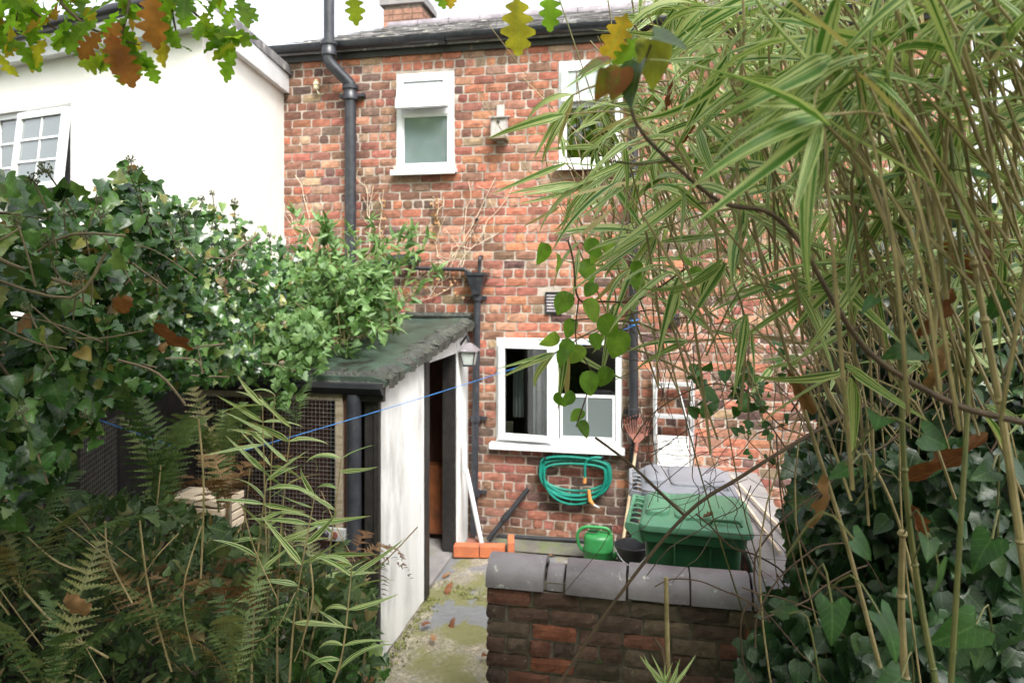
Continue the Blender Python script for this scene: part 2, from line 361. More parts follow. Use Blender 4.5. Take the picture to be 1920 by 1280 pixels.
# ------------------------------------------------------------ mesh helpers
OFF = {}                                   # world offset of the Empty above an object
class MB:
    def __init__(s): s.v = []; s.f = []; s.c = []; s.l = []
    def add(s, vs, fs, col=None, luv=None):
        o = len(s.v)
        s.v += [tuple(p) for p in vs]
        s.f += [tuple(i + o for i in f) for f in fs]
        s.c += [col or (0.5, 0.5, 0.5)] * len(vs)
        s.l += luv if luv else [(0, 0, 0)] * len(vs)
        return s
    def box(s, x0, x1, y0, y1, z0, z1, M=None, col=None):
        vs = [Vector((x, y, z)) for x in (x0, x1) for y in (y0, y1) for z in (z0, z1)]
        if M: vs = [M @ p for p in vs]
        return s.add(vs, [(0, 1, 3, 2), (4, 6, 7, 5), (0, 4, 5, 1), (2, 3, 7, 6), (0, 2, 6, 4), (1, 5, 7, 3)], col)
    def bar(s, a, b, w, h=None, up=UP):
        """a box beam from a to b"""
        a, b = Vector(a), Vector(b); h = h or w
        d = (b - a).normalized()
        sx = d.cross(up)
        if sx.length < 1e-4: sx = d.cross(Vector((1, 0, 0)))
        sx.normalize(); sz = sx.cross(d)
        vs = [p + sx * (i * w / 2) + sz * (j * h / 2) for p in (a, b) for i, j in ((-1, -1), (1, -1), (1, 1), (-1, 1))]
        return s.add(vs, [(0, 1, 2, 3), (7, 6, 5, 4), (0, 4, 5, 1), (1, 5, 6, 2), (2, 6, 7, 3), (3, 7, 4, 0)])
    def tube(s, pts, r, n=7, cap=True):
        pts = [Vector(p) for p in pts]; m = len(pts)
        rs = r if isinstance(r, (list, tuple)) else [r] * m
        prev = None; vs = []
        for i, p in enumerate(pts):
            t = (pts[min(i + 1, m - 1)] - pts[max(i - 1, 0)])
            if t.length < 1e-9: t = Vector((0, 0, 1))
            t.normalize()
            if prev is None: prev = t.cross(UP) if abs(t.z) < 0.95 else t.cross(Vector((1, 0, 0)))
            x = (prev - t * prev.dot(t))
            if x.length < 1e-6: x = t.orthogonal()
            x.normalize(); prev = x; y = t.cross(x)
            vs += [p + (x * math.cos(2 * PI * k / n) + y * math.sin(2 * PI * k / n)) * rs[i] for k in range(n)]
        fs = [(i * n + k, i * n + (k + 1) % n, (i + 1) * n + (k + 1) % n, (i + 1) * n + k) for i in range(m - 1) for k in range(n)]
        if cap: fs += [tuple(range(n))[::-1], tuple((m - 1) * n + k for k in range(n))]
        return s.add(vs, fs)
    def lathe(s, prof, c=(0, 0, 0), n=18, M=None, cap=True):
        vs = [Vector((c[0] + r * math.cos(2 * PI * k / n), c[1] + r * math.sin(2 * PI * k / n), c[2] + z)) for r, z in prof for k in range(n)]
        if M: vs = [M @ p for p in vs]
        m = len(prof)
        fs = [(i * n + k, i * n + (k + 1) % n, (i + 1) * n + (k + 1) % n, (i + 1) * n + k) for i in range(m - 1) for k in range(n)]
        if cap: fs += [tuple(range(n))[::-1], tuple((m - 1) * n + k for k in range(n))]
        return s.add(vs, fs)
    def loft(s, rings, cap=True):
        n = len(rings[0]); m = len(rings)
        vs = [p for r in rings for p in r]
        fs = [(i * n + k, i * n + (k + 1) % n, (i + 1) * n + (k + 1) % n, (i + 1) * n + k) for i in range(m - 1) for k in range(n)]
        if cap: fs += [tuple(range(n))[::-1], tuple((m - 1) * n + k for k in range(n))]
        return s.add(vs, fs)
    def build(s, name, mat, parent=None, smooth=False, bevel=0, local=False, kind=None):
        off = Vector((0, 0, 0))
        if parent is not None:
            off = OFF.get(parent.name, Vector((0, 0, 0)))
        vs = s.v if local else [(x - off.x, y - off.y, z - off.z) for x, y, z in s.v]
        me = bpy.data.meshes.new(name)
        me.from_pydata(vs, [], s.f)
        a = me.attributes.new('bcol', 'FLOAT_COLOR', 'POINT')
        a.data.foreach_set('color', np.array([(*c, 1) for c in s.c], dtype=np.float32).ravel())
        l = me.attributes.new('luv', 'FLOAT_VECTOR', 'POINT')
        l.data.foreach_set('vector', np.array(s.l, dtype=np.float32).ravel())
        if smooth:
            me.polygons.foreach_set('use_smooth', [True] * len(me.polygons))
        me.materials.append(MAT[mat])
        me.update()
        o = bpy.data.objects.new(name, me)
        C.objects.link(o)
        if bevel:
            md = o.modifiers.new('bevel', 'BEVEL'); md.width = bevel; md.segments = 2; md.limit_method = 'ANGLE'; md.angle_limit = R(40)
        if smooth:
            e = o.modifiers.new('edges', 'EDGE_SPLIT'); e.split_angle = R(42)
        if parent is not None:
            o.parent = parent; OFF[o.name] = off
        if kind: o['kind'] = kind
        return o
def thing(name, label, cat, loc, rz=0.0, group=None):
    o = bpy.data.objects.new(name, None)
    C.objects.link(o)
    o.empty_display_size = 0.1
    o.location = loc; o.rotation_euler = (0, 0, rz)
    o['label'] = label; o['category'] = cat
    if group: o['group'] = group
    OFF[o.name] = Vector(loc)
    return o
def tag(o, label, cat, group=None):
    o['label'] = label; o['category'] = cat
    if group: o['group'] = group
    return o
def struct(o): o['kind'] = 'structure'; return o
def curve(pts, n=6):
    """Catmull-Rom through points"""
    P = [Vector(p) for p in pts]; out = []
    for i in range(len(P) - 1):
        a, b, c, d = P[max(i - 1, 0)], P[i], P[i + 1], P[min(i + 2, len(P) - 1)]
        for k in range(n):
            t = k / n
            out.append(0.5 * ((2 * b) + (c - a) * t + (2 * a - 5 * b + 4 * c - d) * t * t + (3 * b - a - 3 * c + d) * t ** 3))
    out.append(P[-1]); return out

# ------------------------------------------------------------ leaves
def strip(half, fold=0.25, curl=0.15, wave=0.0):
    """leaf blade from the right half outline (x, y), base at the origin, tip at y=1"""
    V, L, T = [], [], []
    n = len(half); mx = max(abs(x) for x, y in half) or 1
    for i, (x, y) in enumerate(half):
        yc = min(max(y, 0), 1)
        zc = -curl * yc * yc
        w = wave * math.sin(i * 1.1 + 0.4)
        V += [(-x, y, zc + fold * abs(x) + w), (0, yc, zc), (x, y, zc + fold * abs(x) - w)]
        L += [(-x / mx, yc, 0), (0, yc, 0), (x / mx, yc, 0)]
    for i in range(n - 1):
        a, b = 3 * i, 3 * i + 3
        T += [(a, a + 1, b + 1), (a, b + 1, b), (a + 1, a + 2, b + 2), (a + 1, b + 2, b + 1)]
    return (np.array(V, dtype=np.float64), np.array(T, dtype=np.int64), np.array(L, dtype=np.float64))
IVY_H = [(0.02, 0.0), (0.26, -0.14), (0.46, -0.06), (0.56, 0.10), (0.40, 0.24), (0.36, 0.36), (0.42, 0.50), (0.26, 0.58), (0.14, 0.80), (0, 1.0)]
IVY2_H = [(0.02, 0.0), (0.22, -0.05), (0.36, 0.08), (0.40, 0.26), (0.34, 0.46), (0.22, 0.66), (0.10, 0.85), (0, 1.0)]
HEART_H = [(0.02, 0.02), (0.2, -0.08), (0.36, -0.02), (0.44, 0.16), (0.42, 0.36), (0.32, 0.58), (0.17, 0.8), (0.05, 0.94), (0, 1.0)]
LANCE_H = [(0.01, 0), (0.08, 0.12), (0.13, 0.3), (0.12, 0.5), (0.08, 0.72), (0.03, 0.9), (0, 1)]
OAK_H = [(0.015, 0), (0.06, 0.1), (0.19, 0.17), (0.21, 0.22), (0.10, 0.29), (0.25, 0.36), (0.28, 0.42), (0.13, 0.49), (0.30, 0.58), (0.31, 0.65), (0.15, 0.71), (0.23, 0.79), (0.21, 0.85), (0.09, 0.89), (0.08, 0.96), (0, 1.0)]
DEAD_H = [(0.015, 0), (0.07, 0.08), (0.17, 0.15), (0.21, 0.22), (0.17, 0.29), (0.2, 0.36), (0.28, 0.43), (0.29, 0.49), (0.22, 0.55), (0.25, 0.62), (0.29, 0.69), (0.27, 0.76), (0.19, 0.82), (0.17, 0.9), (0.1, 0.96), (0, 1.0)]
def bamboo_blade(bend, width=0.054, twist=0.0, n=10):
    V, L, T = [], [], []
    y = z = 0.0
    for i in range(n + 1):
        t = i / n
        w = width * min(1, 0.16 + (t * 3.6) ** .8) * (1 - t) ** 0.8 * 1.25 if t < 1 else 0.0
        a = -bend * t ** 1.3
        if i: y += math.cos(a) / n; z += math.sin(a) / n
        tw = twist * t
        V += [(-w * math.cos(tw), y, z + 0.35 * w - w * math.sin(tw)), (0, y, z), (w * math.cos(tw), y, z + 0.35 * w + w * math.sin(tw))]
        L += [(-1, t, 0), (0, t, 0), (1, t, 0)]
    for i in range(n):
        a, b = 3 * i, 3 * i + 3
        T += [(a, a + 1, b + 1), (a, b + 1, b), (a + 1, a + 2, b + 2), (a + 1, b + 2, b + 1)]
    return (np.array(V), np.array(T), np.array(L))
TPL = {
    'ivy': [strip(IVY_H, 0.22, 0.12, 0.02), strip(IVY_H, 0.05, 0.3, 0.03), strip(IVY2_H, 0.3, 0.2, 0.02)],
    'arrow': [strip([(0.02, 0.05), (0.14, -0.13), (0.3, -0.2), (0.43, -0.04), (0.40, 0.15), (0.33, 0.36), (0.24, 0.58), (0.1, 0.84), (0, 1)], 0.22, 0.2, 0.025), strip([(0.02, 0.05), (0.14, -0.13), (0.3, -0.2), (0.43, -0.04), (0.40, 0.15), (0.33, 0.36), (0.24, 0.58), (0.1, 0.84), (0, 1)], 0.08, 0.4, 0.035)],
    'ovate': [strip([(0.02, 0), (0.2, 0.03), (0.35, 0.17), (0.42, 0.38), (0.38, 0.6), (0.25, 0.8), (0.09, 0.95), (0, 1)], 0.2, 0.2, 0.02), strip([(0.02, 0), (0.2, 0.03), (0.35, 0.17), (0.42, 0.38), (0.38, 0.6), (0.25, 0.8), (0.09, 0.95), (0, 1)], 0.4, 0.45, 0.03)],
    'heart': [strip(HEART_H, 0.25, 0.15, 0.02), strip(HEART_H, 0.1, 0.35, 0.03), strip(HEART_H, 0.45, 0.2, 0.0)],
    'lance': [strip(LANCE_H, 0.3, 0.2, 0.0), strip(LANCE_H, 0.2, 0.4, 0.01)],
    'oak': [strip(OAK_H, 0.15, 0.12, 0.012), strip(OAK_H, 0.3, 0.25, 0.02)],
    'curl': [strip(DEAD_H, 0.75, 0.45, 0.05), strip(DEAD_H, -0.5, 0.8, 0.07), strip(DEAD_H, 1.3, -0.4, 0.06)],
    'bamboo': [bamboo_blade(0.25), bamboo_blade(0.7, 0.048, 0.3), bamboo_blade(1.1, 0.055, -0.5), bamboo_blade(0.05, 0.042), bamboo_blade(0.5, 0.064, 0.7), bamboo_blade(1.7, 0.05, 1.2), bamboo_blade(-0.3, 0.05, -0.3), bamboo_blade(2.3, 0.045, 2.2)],
}
def frame(t, n):
    """matrix whose y axis is the leaf's direction t and whose z axis leans to n"""
    t = Vector(t).normalized(); n = Vector(n)
    z = n - t * n.dot(t)
    if z.length < 1e-4: z = t.orthogonal()
    z.normalize(); x = t.cross(z)
    return Matrix(((x.x, t.x, z.x), (x.y, t.y, z.y), (x.z, t.z, z.z)))
LM = {}
def tri_mesh(name, V, T, L, mat):
    me = bpy.data.meshes.new(name)
    nv, nt_ = len(V), len(T)
    me.vertices.add(nv); me.vertices.foreach_set('co', np.asarray(V, dtype=np.float32).ravel())
    me.loops.add(nt_ * 3); me.loops.foreach_set('vertex_index', np.asarray(T, dtype=np.int32).ravel())
    me.polygons.add(nt_)
    me.polygons.foreach_set('loop_start', np.arange(0, nt_ * 3, 3, dtype=np.int32))
    me.polygons.foreach_set('loop_total', np.full(nt_, 3, dtype=np.int32))
    me.polygons.foreach_set('use_smooth', np.ones(nt_, dtype=bool))
    a = me.attributes.new('luv', 'FLOAT_VECTOR', 'POINT')
    a.data.foreach_set('vector', np.asarray(L, dtype=np.float32).ravel())
    me.materials.append(MAT[mat])
    me.update(calc_edges=True); me.validate()
    return me
def leafmesh(kind, i, mat):
    k = (kind, i, mat)
    if k not in LM:
        V, T, L = TPL[kind][i]
        LM[k] = tri_mesh(kind + '_leaf', V, T, L, mat)
    return LM[k]
def rank(items):
    """leaves that show largest first: near ones inside the frame"""
    def key(it):
        x, y, d = proj(it[1])
        if d < 0.1 or not (-20 < x < 1940 and -20 < y < 1300): return 1e6 + d
        return d / max(it[3], 1e-4)
    return sorted(items, key=key)
def leaves(parent, items, nobj=0, name='leaf', stuff='leaves', mat='ivy'):
    """items: (kind, position, 3x3, scale[, material]); the first nobj that show largest are objects, the rest one mesh"""
    off = OFF.get(parent.name, Vector())
    items = rank(items)
    made = []
    for it in items[:nobj]:
        kind, p, M3, s = it[:4]; mt = it[4] if len(it) > 4 else mat
        o = bpy.data.objects.new(name, leafmesh(kind, random.randrange(len(TPL[kind])), mt))
        C.objects.link(o); o.parent = parent
        o.matrix_basis = Matrix.Translation(Vector(p) - off) @ (M3.to_4x4() @ Matrix.Scale(s, 4))
        made.append(o)
    rest = {}
    for it in items[nobj:]:
        rest.setdefault(it[4] if len(it) > 4 else mat, []).append(it)
    for mt, its in rest.items():
        VV, TT, LL = [], [], []; o_ = 0
        for it in its:
            kind, p, M3, s = it[:4]
            V, T, L = TPL[kind][random.randrange(len(TPL[kind]))]
            A = np.array(M3) * s
            VV.append(V @ A.T + np.array(Vector(p) - off)); TT.append(T + o_); o_ += len(V)
            L2 = L.copy(); L2[:, 2] = random.random(); LL.append(L2)
        me = tri_mesh(stuff, np.concatenate(VV), np.concatenate(TT), np.concatenate(LL), mt)
        o = bpy.data.objects.new(stuff, me); C.objects.link(o); o.parent = parent; o['kind'] = 'stuff'
    return made
def rv(s=1.0): return Vector((random.gauss(0, s), random.gauss(0, s), random.gauss(0, s)))
def uni(a, b): return random.uniform(a, b)

# ============================================================ ground
g = MB()
N = 48
def gz(x, y):
    """garden rises behind the low wall towards the camera"""
    t = min(max((-3.35 - y) / 1.6, 0), 1); t = t * t * (3 - 2 * t)
    return -0.09 + 0.86 * t
vs, fs = [], []
xs = sorted(set([-120, -60, -30, -15] + [round(-8 + 16 * i / N, 3) for i in range(N + 1)] + [15, 30, 60, 120]))
ys = sorted(set([-120, -60, -30, -15] + [round(-9 + 10 * i / N, 3) for i in range(N + 1)] + [5, 15, 30, 60, 120]))
for y in ys:
    for x in xs:
        vs.append((x, y, gz(x, y) + (random.uniform(-.02, .02) if y < -3.6 else 0)))
nx = len(xs)
for j in range(len(ys) - 1):
    for i in range(nx - 1):
        fs.append((j * nx + i, j * nx + i + 1, (j + 1) * nx + i + 1, (j + 1) * nx + i))
g.add(vs, fs)
struct(g.build('ground', 'soil', smooth=True))

# yard concrete: an uneven slab with a crack step
XS = -1.716                                   # plane of the shed's white side
m = MB(); vs = []; fs = []
nx_, ny_ = 60, 90
for j in range(ny_ + 1):
    for i in range(nx_ + 1):
        x = XS - 0.3 + (0.62 - XS + 0.3) * i / nx_; y = -3.3 + 3.3 * j / ny_
        vs.append((x, y, 0.012 * math.sin(x * 3.1 + y) * math.cos(y * 2.3) + uni(-.003, .003) - (.022 if y + .35 * x < -1.62 + .05 * math.sin(x * 9) else 0) - (.015 if y + .2 * x < -2.35 + .06 * math.sin(x * 7) else 0)))
for j in range(ny_):
    for i in range(nx_):
        a = j * (nx_ + 1) + i; fs.append((a, a + 1, a + nx_ + 2, a + nx_ + 1))
m.add(vs, fs)
yard = struct(m.build('path', 'path'))

# ============================================================ brick house
XL, XR, ZT = onY(532, 300).x, 2.6, 4.74
house = thing('brick_house', 'two storey red brick terraced house with white windows and black gutter', 'house', (-.5, 0, 0))
def rect(px0, py0, px1, py1):
    a, b = onY((px0 + px1) / 2, py0), onY((px0 + px1) / 2, py1)
    return (onY(px0, (py0 + py1) / 2).x, onY(px1, (py0 + py1) / 2).x, b.z, a.z)
W1 = rect(744, 137, 852, 320)
W2 = rect(1048, 113, 1168, 310)
W3 = rect(931, 634, 1166, 833)
VENT = rect(1023, 547, 1054, 588)
OPEN = [W1, W2, W3]
def wallsheet(x0, x1, z0, z1, Y, opens, depth=0.12):
    b = MB()
    gx = sorted({x0, x1, *[v for o in opens for v in o[:2]]}); gzs = sorted({z0, z1, *[v for o in opens for v in o[2:]]})
    for i in range(len(gx) - 1):
        for k in range(len(gzs) - 1):
            cx, cz = (gx[i] + gx[i + 1]) / 2, (gzs[k] + gzs[k + 1]) / 2
            if any(o[0] < cx < o[1] and o[2] < cz < o[3] for o in opens): continue
            b.add([(gx[i], Y, gzs[k]), (gx[i + 1], Y, gzs[k]), (gx[i + 1], Y, gzs[k + 1]), (gx[i], Y, gzs[k + 1])], [(0, 1, 2, 3)])
    for o in opens:                                        # reveals
        b.add([(o[0], Y, o[2]), (o[1], Y, o[2]), (o[1], Y, o[3]), (o[0], Y, o[3]), (o[0], Y + depth, o[2]), (o[1], Y + depth, o[2]), (o[1], Y + depth, o[3]), (o[0], Y + depth, o[3])],
              [(0, 4, 5, 1), (1, 5, 6, 2), (2, 6, 7, 3), (3, 7, 4, 0)])
    # ends and top of the wall
    b.add([(x0, Y, z0), (x0, Y, z1), (x0, Y + 0.25, z1), (x0, Y + 0.25, z0)], [(0, 1, 2, 3)])
    b.add([(x1, Y, z0), (x1, Y, z1), (x1, Y + 0.25, z1), (x1, Y + 0.25, z0)], [(3, 2, 1, 0)])
    return b
wall = wallsheet(XL, XR, -0.05, ZT, 0.0, OPEN).build('wall', 'mortar', house)
# the rest of the house's shell (back, sides, ceiling, inner floor): keeps the rooms dark
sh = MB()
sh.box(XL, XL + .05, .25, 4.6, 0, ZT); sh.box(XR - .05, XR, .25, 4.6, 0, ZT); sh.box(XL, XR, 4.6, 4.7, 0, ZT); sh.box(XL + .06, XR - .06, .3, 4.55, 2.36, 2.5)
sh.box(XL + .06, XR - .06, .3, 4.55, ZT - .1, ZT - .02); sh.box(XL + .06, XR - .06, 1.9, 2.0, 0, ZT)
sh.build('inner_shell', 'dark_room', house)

PAL = dict(o=(.45, .182, .112), r=(.33, .135, .098), b=(.25, .13, .092), d=(.155, .095, .08), t=(.37, .245, .165), p=(.44, .215, .15))
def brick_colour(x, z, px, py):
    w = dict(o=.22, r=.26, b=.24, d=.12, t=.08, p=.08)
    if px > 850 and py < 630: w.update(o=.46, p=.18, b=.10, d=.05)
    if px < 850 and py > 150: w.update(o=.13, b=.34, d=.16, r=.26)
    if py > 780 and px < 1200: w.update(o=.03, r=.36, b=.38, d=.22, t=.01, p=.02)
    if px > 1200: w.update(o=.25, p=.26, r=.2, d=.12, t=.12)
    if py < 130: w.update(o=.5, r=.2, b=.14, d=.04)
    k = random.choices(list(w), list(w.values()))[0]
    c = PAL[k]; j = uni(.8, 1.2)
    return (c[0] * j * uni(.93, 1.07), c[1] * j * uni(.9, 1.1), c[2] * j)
def brick(b, x0, x1, z0, z1, y, col, rough=.003, back=.04, nx=4, nz=2):
    vs = []
    chip = random.random() < .3
    for k in range(nz + 1):
        for i in range(nx + 1):
            ed = i in (0, nx) or k in (0, nz); co = i in (0, nx) and k in (0, nz)
            x = x0 + (x1 - x0) * i / nx; z = z0 + (z1 - z0) * k / nz
            j = .0035 if ed else .004
            dx, dz = uni(-j, j), uni(-j, j) * .7
            if co:
                q = uni(.002, .009) if chip else .003
                dx += q if i == 0 else -q; dz += .6 * q if k == 0 else -.6 * q
            vs.append((x + dx, y + (uni(.002, .006) if ed else 0) + uni(-rough, rough), z + dz))
    fs = [(k * (nx + 1) + i, k * (nx + 1) + i + 1, (k + 1) * (nx + 1) + i + 1, (k + 1) * (nx + 1) + i) for k in range(nz) for i in range(nx)]
    ring = [i for i in range(nx + 1)] + [k * (nx + 1) + nx for k in range(1, nz + 1)] + [nz * (nx + 1) + i for i in range(nx - 1, -1, -1)] + [k * (nx + 1) for k in range(nz - 1, 0, -1)]
    o = len(vs)
    for r_ in ring: vs.append((vs[r_][0], y + back, vs[r_][2]))
    n = len(ring)
    fs += [(ring[(i + 1) % n], ring[i], o + i, o + (i + 1) % n) for i in range(n)]
    b.add(vs, fs, col)
COURSE = .0838
cells = []
row = 0; z = -.03
while z + COURSE < ZT + .03:
    head = row % 4 == 2
    bw = .105 if head else .209
    x = XL - (uni(.0, .1) if head else (0.0 if row % 2 else .105))
    while x < XR:
        xa, xb = max(x, XL - .004), min(x + bw - .013, XR)
        segs = [(xa, xb)]
        for o in OPEN:
            if z + COURSE > o[2] + .02 and z < o[3] - .02:
                ns = []
                for a, c_ in segs:
                    if c_ <= o[0] or a >= o[1]: ns.append((a, c_)); continue
                    if a < o[0] - .02: ns.append((a, o[0] - .006))
                    if c_ > o[1] + .02: ns.append((o[1] + .006, c_))
                segs = ns
        for a, c_ in segs:
            if c_ - a > .025: cells.append((a, c_, z + uni(-.002, .002), z + COURSE - .013 + uni(-.002, .002)))
        x += bw + uni(-.004, .004)
    z += COURSE; row += 1
info = []
for (a, c_, z0, z1) in cells:
    if VENT[0] - .01 < (a + c_) / 2 < VENT[1] + .01 and VENT[2] - .02 < (z0 + z1) / 2 < VENT[3] + .02: continue
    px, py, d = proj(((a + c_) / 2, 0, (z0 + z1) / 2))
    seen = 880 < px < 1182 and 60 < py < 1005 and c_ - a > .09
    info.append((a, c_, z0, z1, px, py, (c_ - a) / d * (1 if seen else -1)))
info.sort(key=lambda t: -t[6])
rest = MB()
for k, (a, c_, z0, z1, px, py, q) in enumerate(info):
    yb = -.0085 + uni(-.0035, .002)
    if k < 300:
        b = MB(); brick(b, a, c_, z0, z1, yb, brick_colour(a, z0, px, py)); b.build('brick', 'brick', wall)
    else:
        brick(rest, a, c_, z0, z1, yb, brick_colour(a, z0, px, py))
rest.build('brickwork', 'brick', wall, kind='stuff')

# roof, slates, gutter, chimney
RP = R(23)
def rp(x, t, h=0): return Vector((x, -.10 + t * math.cos(RP) - h * math.sin(RP), ZT + .03 + t * math.sin(RP) + h * math.cos(RP)))
m = MB()
RL = 3.5
for t0, t1, hh in ((0, RL, .0),):
    vs = [rp(x, t, h) for x in (XL - .1, XR + .1) for t in (t0, t1) for h in (-.08, 0)]
    m.add(vs, [(0, 1, 3, 2), (4, 6, 7, 5), (0, 4, 5, 1), (2, 3, 7, 6), (0, 2, 6, 4), (1, 5, 7, 3)])
roof = m.build('roof', 'slate', house)
m = MB()
for rrow in range(17):
    t = rrow * .205; x = XL - .12 + (.13 if rrow % 2 else 0)
    while x < XR + .1:
        w = .252
        h0, h1 = .022 + uni(-.003, .006), .006
        vs = [rp(x + uni(0, .004), t - .02 + uni(-.006, .006), h0), rp(x + w - .006, t - .02 + uni(-.006, .006), h0), rp(x + w - .006, t + .23, h1), rp(x, t + .23, h1),
              rp(x, t - .02, h0 - .009), rp(x + w - .006, t - .02, h0 - .009)]
        m.add(vs, [(0, 1, 2, 3), (4, 5, 1, 0)])
        x += w
m.build('slates', 'slate', roof, kind='stuff')
m = MB()
for k in range(15):
    m.tube([rp(XL - .1 + k * .46, RL, .0), rp(XL - .1 + k * .46 + .45, RL, .0)], .085 + uni(-.004, .004), 10)
m.build('ridge', 'coping', roof, smooth=True)
m = MB()                                        # half round gutter with fascia behind
prof = [(-.055, .0), (-.05, -.032), (-.03, -.052), (0, -.06), (.03, -.052), (.05, -.032), (.055, 0), (.047, 0), (.042, -.028), (.025, -.044), (0, -.05), (-.025, -.044), (-.042, -.028), (-.047, 0)]
def gut(x0, x1, zc0, zc1, yc):
    m.loft([[Vector((x, yc + y * 1.15, zc + z_ * 1.1)) for y, z_ in prof] for x, zc in ((x0, zc0), (x1, zc1))])
gut(XL - .12, XL + 1.7, ZT + .035, ZT + .035, -.10); gut(XL + 1.70, XL + 3.6, ZT + .04, ZT + .035, -.10); gut(XL + 3.6, XR + .1, ZT + .035, ZT + .04, -.10)
for x in (XL - .12, XL + 1.7, XL + 3.6):
    m.loft([[Vector((xx, -.10 + y * 1.35, ZT + .035 + z_ * 1.5)) for y, z_ in prof] for xx in (x - .035, x + .035)])
m.build('gutter', 'black_iron', house, smooth=True)
m = MB(); m.box(XL - .1, XR + .1, -.032, -.012, ZT - .10, ZT + .02); m.build('fascia', 'black_wood', house)
# chimney beyond the ridge
c0 = at(764, 20, 10.4)
m = MB()
zb = 5.5
for k in range(int((c0.z - .0 - zb) / .086)):
    off = .06 if k % 2 else 0
    for i in range(4): m.box(c0.x - .27 + i * .15 - (0 if off else .0), c0.x - .27 + i * .15 + .14, c0.y - .28, c0.y + .28, zb + k * .086, zb + k * .086 + .076, col=(.36, .2, .14))
m.box(c0.x - .255, c0.x + .305, c0.y - .265, c0.y + .265, zb - .3, c0.z - .02, col=(.3, .25, .2))
ch = m.build('chimney', 'brick', house)
m = MB(); m.box(c0.x - .32, c0.x + .36, c0.y - .32, c0.y + .32, c0.z - .02, c0.z + .07); m.box(c0.x - .29, c0.x + .33, c0.y - .29, c0.y + .29, c0.z + .07, c0.z + .13); m.build('cap', 'concrete', ch)
for dx in (-.12, .16):
    m = MB(); m.lathe([(.13, 0), (.115, .05), (.10, .3), (.12, .31), (.12, .36), (.09, .36)], (c0.x + dx, c0.y, c0.z + .13), 14); m.build('chimney_pot', 'pot_clay', ch, smooth=True)

# windows
def frame_ring(b, x0, x1, z0, z1, y0, y1, w, wb=None):
    wb = wb or w
    b.box(x0, x0 + w, y0, y1, z0, z1); b.box(x1 - w, x1, y0, y1, z0, z1)
    b.box(x0 + w, x1 - w, y0, y1, z1 - w, z1); b.box(x0 + w, x1 - w, y0, y1, z0, z0 + wb)
def pane(parent, x0, x1, z0, z1, y, mat='glass', name='pane'):
    b = MB(); b.box(x0, x1, y, y + .012, z0, z1); return b.build(name, mat, parent)
def sill(parent, x0, x1, z, deep=.09):
    b = MB(); b.box(x0, x1, -deep, .03, z - .035, z); b.box(x0, x1, -deep - .004, -deep + .012, z - .055, z - .002)
    return b.build('sill', 'upvc', parent, bevel=.004)
def upper_window(Wn, glass, tilt):
    x0, x1, z0, z1 = Wn
    b = MB(); zt = z0 + (z1 - z0) * .60
    frame_ring(b, x0 + .002, x1 - .002, z0, z1 - .002, -.012, .05, .058, .06)
    b.box(x0 + .06, x1 - .06, -.010, .05, zt - .03, zt + .03)
    w = b.build('window', 'upvc', house, bevel=.004)
    pane(w, x0 + .05, x1 - .05, z0 + .05, zt - .02, .02, glass)
    b = MB(); frame_ring(b, x0 + .058, x1 - .058, z0 + .06, zt - .03, -.002, .035, .014); b.build('bead', 'upvc', w)
    # top hung vent swung out at the bottom
    hz = z1 - .05; H = hz - zt - .0
    Mx = Matrix.Translation((0, -.02, hz)) @ Matrix.Rotation(-R(tilt), 4, 'X')
    b = MB()
    a0, a1 = x0 + .035, x1 - .035
    b.box(a0, a0 + .055, -.035, .005, -H, 0, Mx); b.box(a1 - .055, a1, -.035, .005, -H, 0, Mx)
    b.box(a0 + .055, a1 - .055, -.035, .005, -.055, 0, Mx); b.box(a0 + .055, a1 - .055, -.035, .005, -H, -H + .055, Mx)
    s = b.build('vent_sash', 'upvc', w)
    b = MB(); b.box(a0 + .05, a1 - .05, -.018, -.008, -H + .05, -.05, Mx); b.build('pane', 'vent_glass', s)
    b = MB(); b.box((a0 + a1) / 2 - .03, (a0 + a1) / 2 + .03, .006, .03, -H + .015, -H + .04, Mx); b.build('handle', 'upvc', s)
    sill(w, x0 - .035, x1 + .03, z0 + .004)
    # room behind
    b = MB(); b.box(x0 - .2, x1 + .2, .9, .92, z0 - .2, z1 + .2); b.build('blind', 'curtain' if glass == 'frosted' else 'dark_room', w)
    return w
MAT['vent_glass'] = glassmat('bright_vent_glass', (.8, .85, .88), 1.6, .05, (.46, .50, .53), .8)
upper_window(W1, 'frosted', 15)['label'] = 'frosted window with its top vent tilted open'
upper_window(W2, 'glass', 3)
# kitchen window: open casement left, fixed light with a low inner frame right
x0, x1, z0, z1 = W3
xm = onY(1042, 730).x
b = MB(); frame_ring(b, x0 + .002, x1 - .002, z0, z1 - .002, -.012, .05, .055)
b.box(xm - .028, xm + .028, -.010, .05, z0 + .055, z1 - .057)
kw = b.build('window', 'upvc', house, bevel=.004)
kw['label'] = 'wide kitchen window with its left casement ajar'
zt = onY(1100, 740).z
pane(kw, xm + .02, x1 - .05, z0 + .05, z1 - .05, .02)
b = MB(); frame_ring(b, xm + .04, x1 - .062, z0 + .06, zt, -.006, .016, .024); iw = b.build('inner_frame', 'upvc', kw)
pane(iw, xm + .06, x1 - .082, z0 + .08, zt - .02, .002, 'grey_glass')
b = MB(); b.box((xm + x1) / 2 - .016, (xm + x1) / 2 - .010, -.004, .001, z0 + .085, zt - .025); b.build('glazing_bar', 'upvc', iw)
Mh = Matrix.Translation((x0 + .035, -.014, 0)) @ Matrix.Rotation(-R(7), 4, 'Z')       # hinged at the left, swung out
b = MB(); cw = xm - x0 - .03
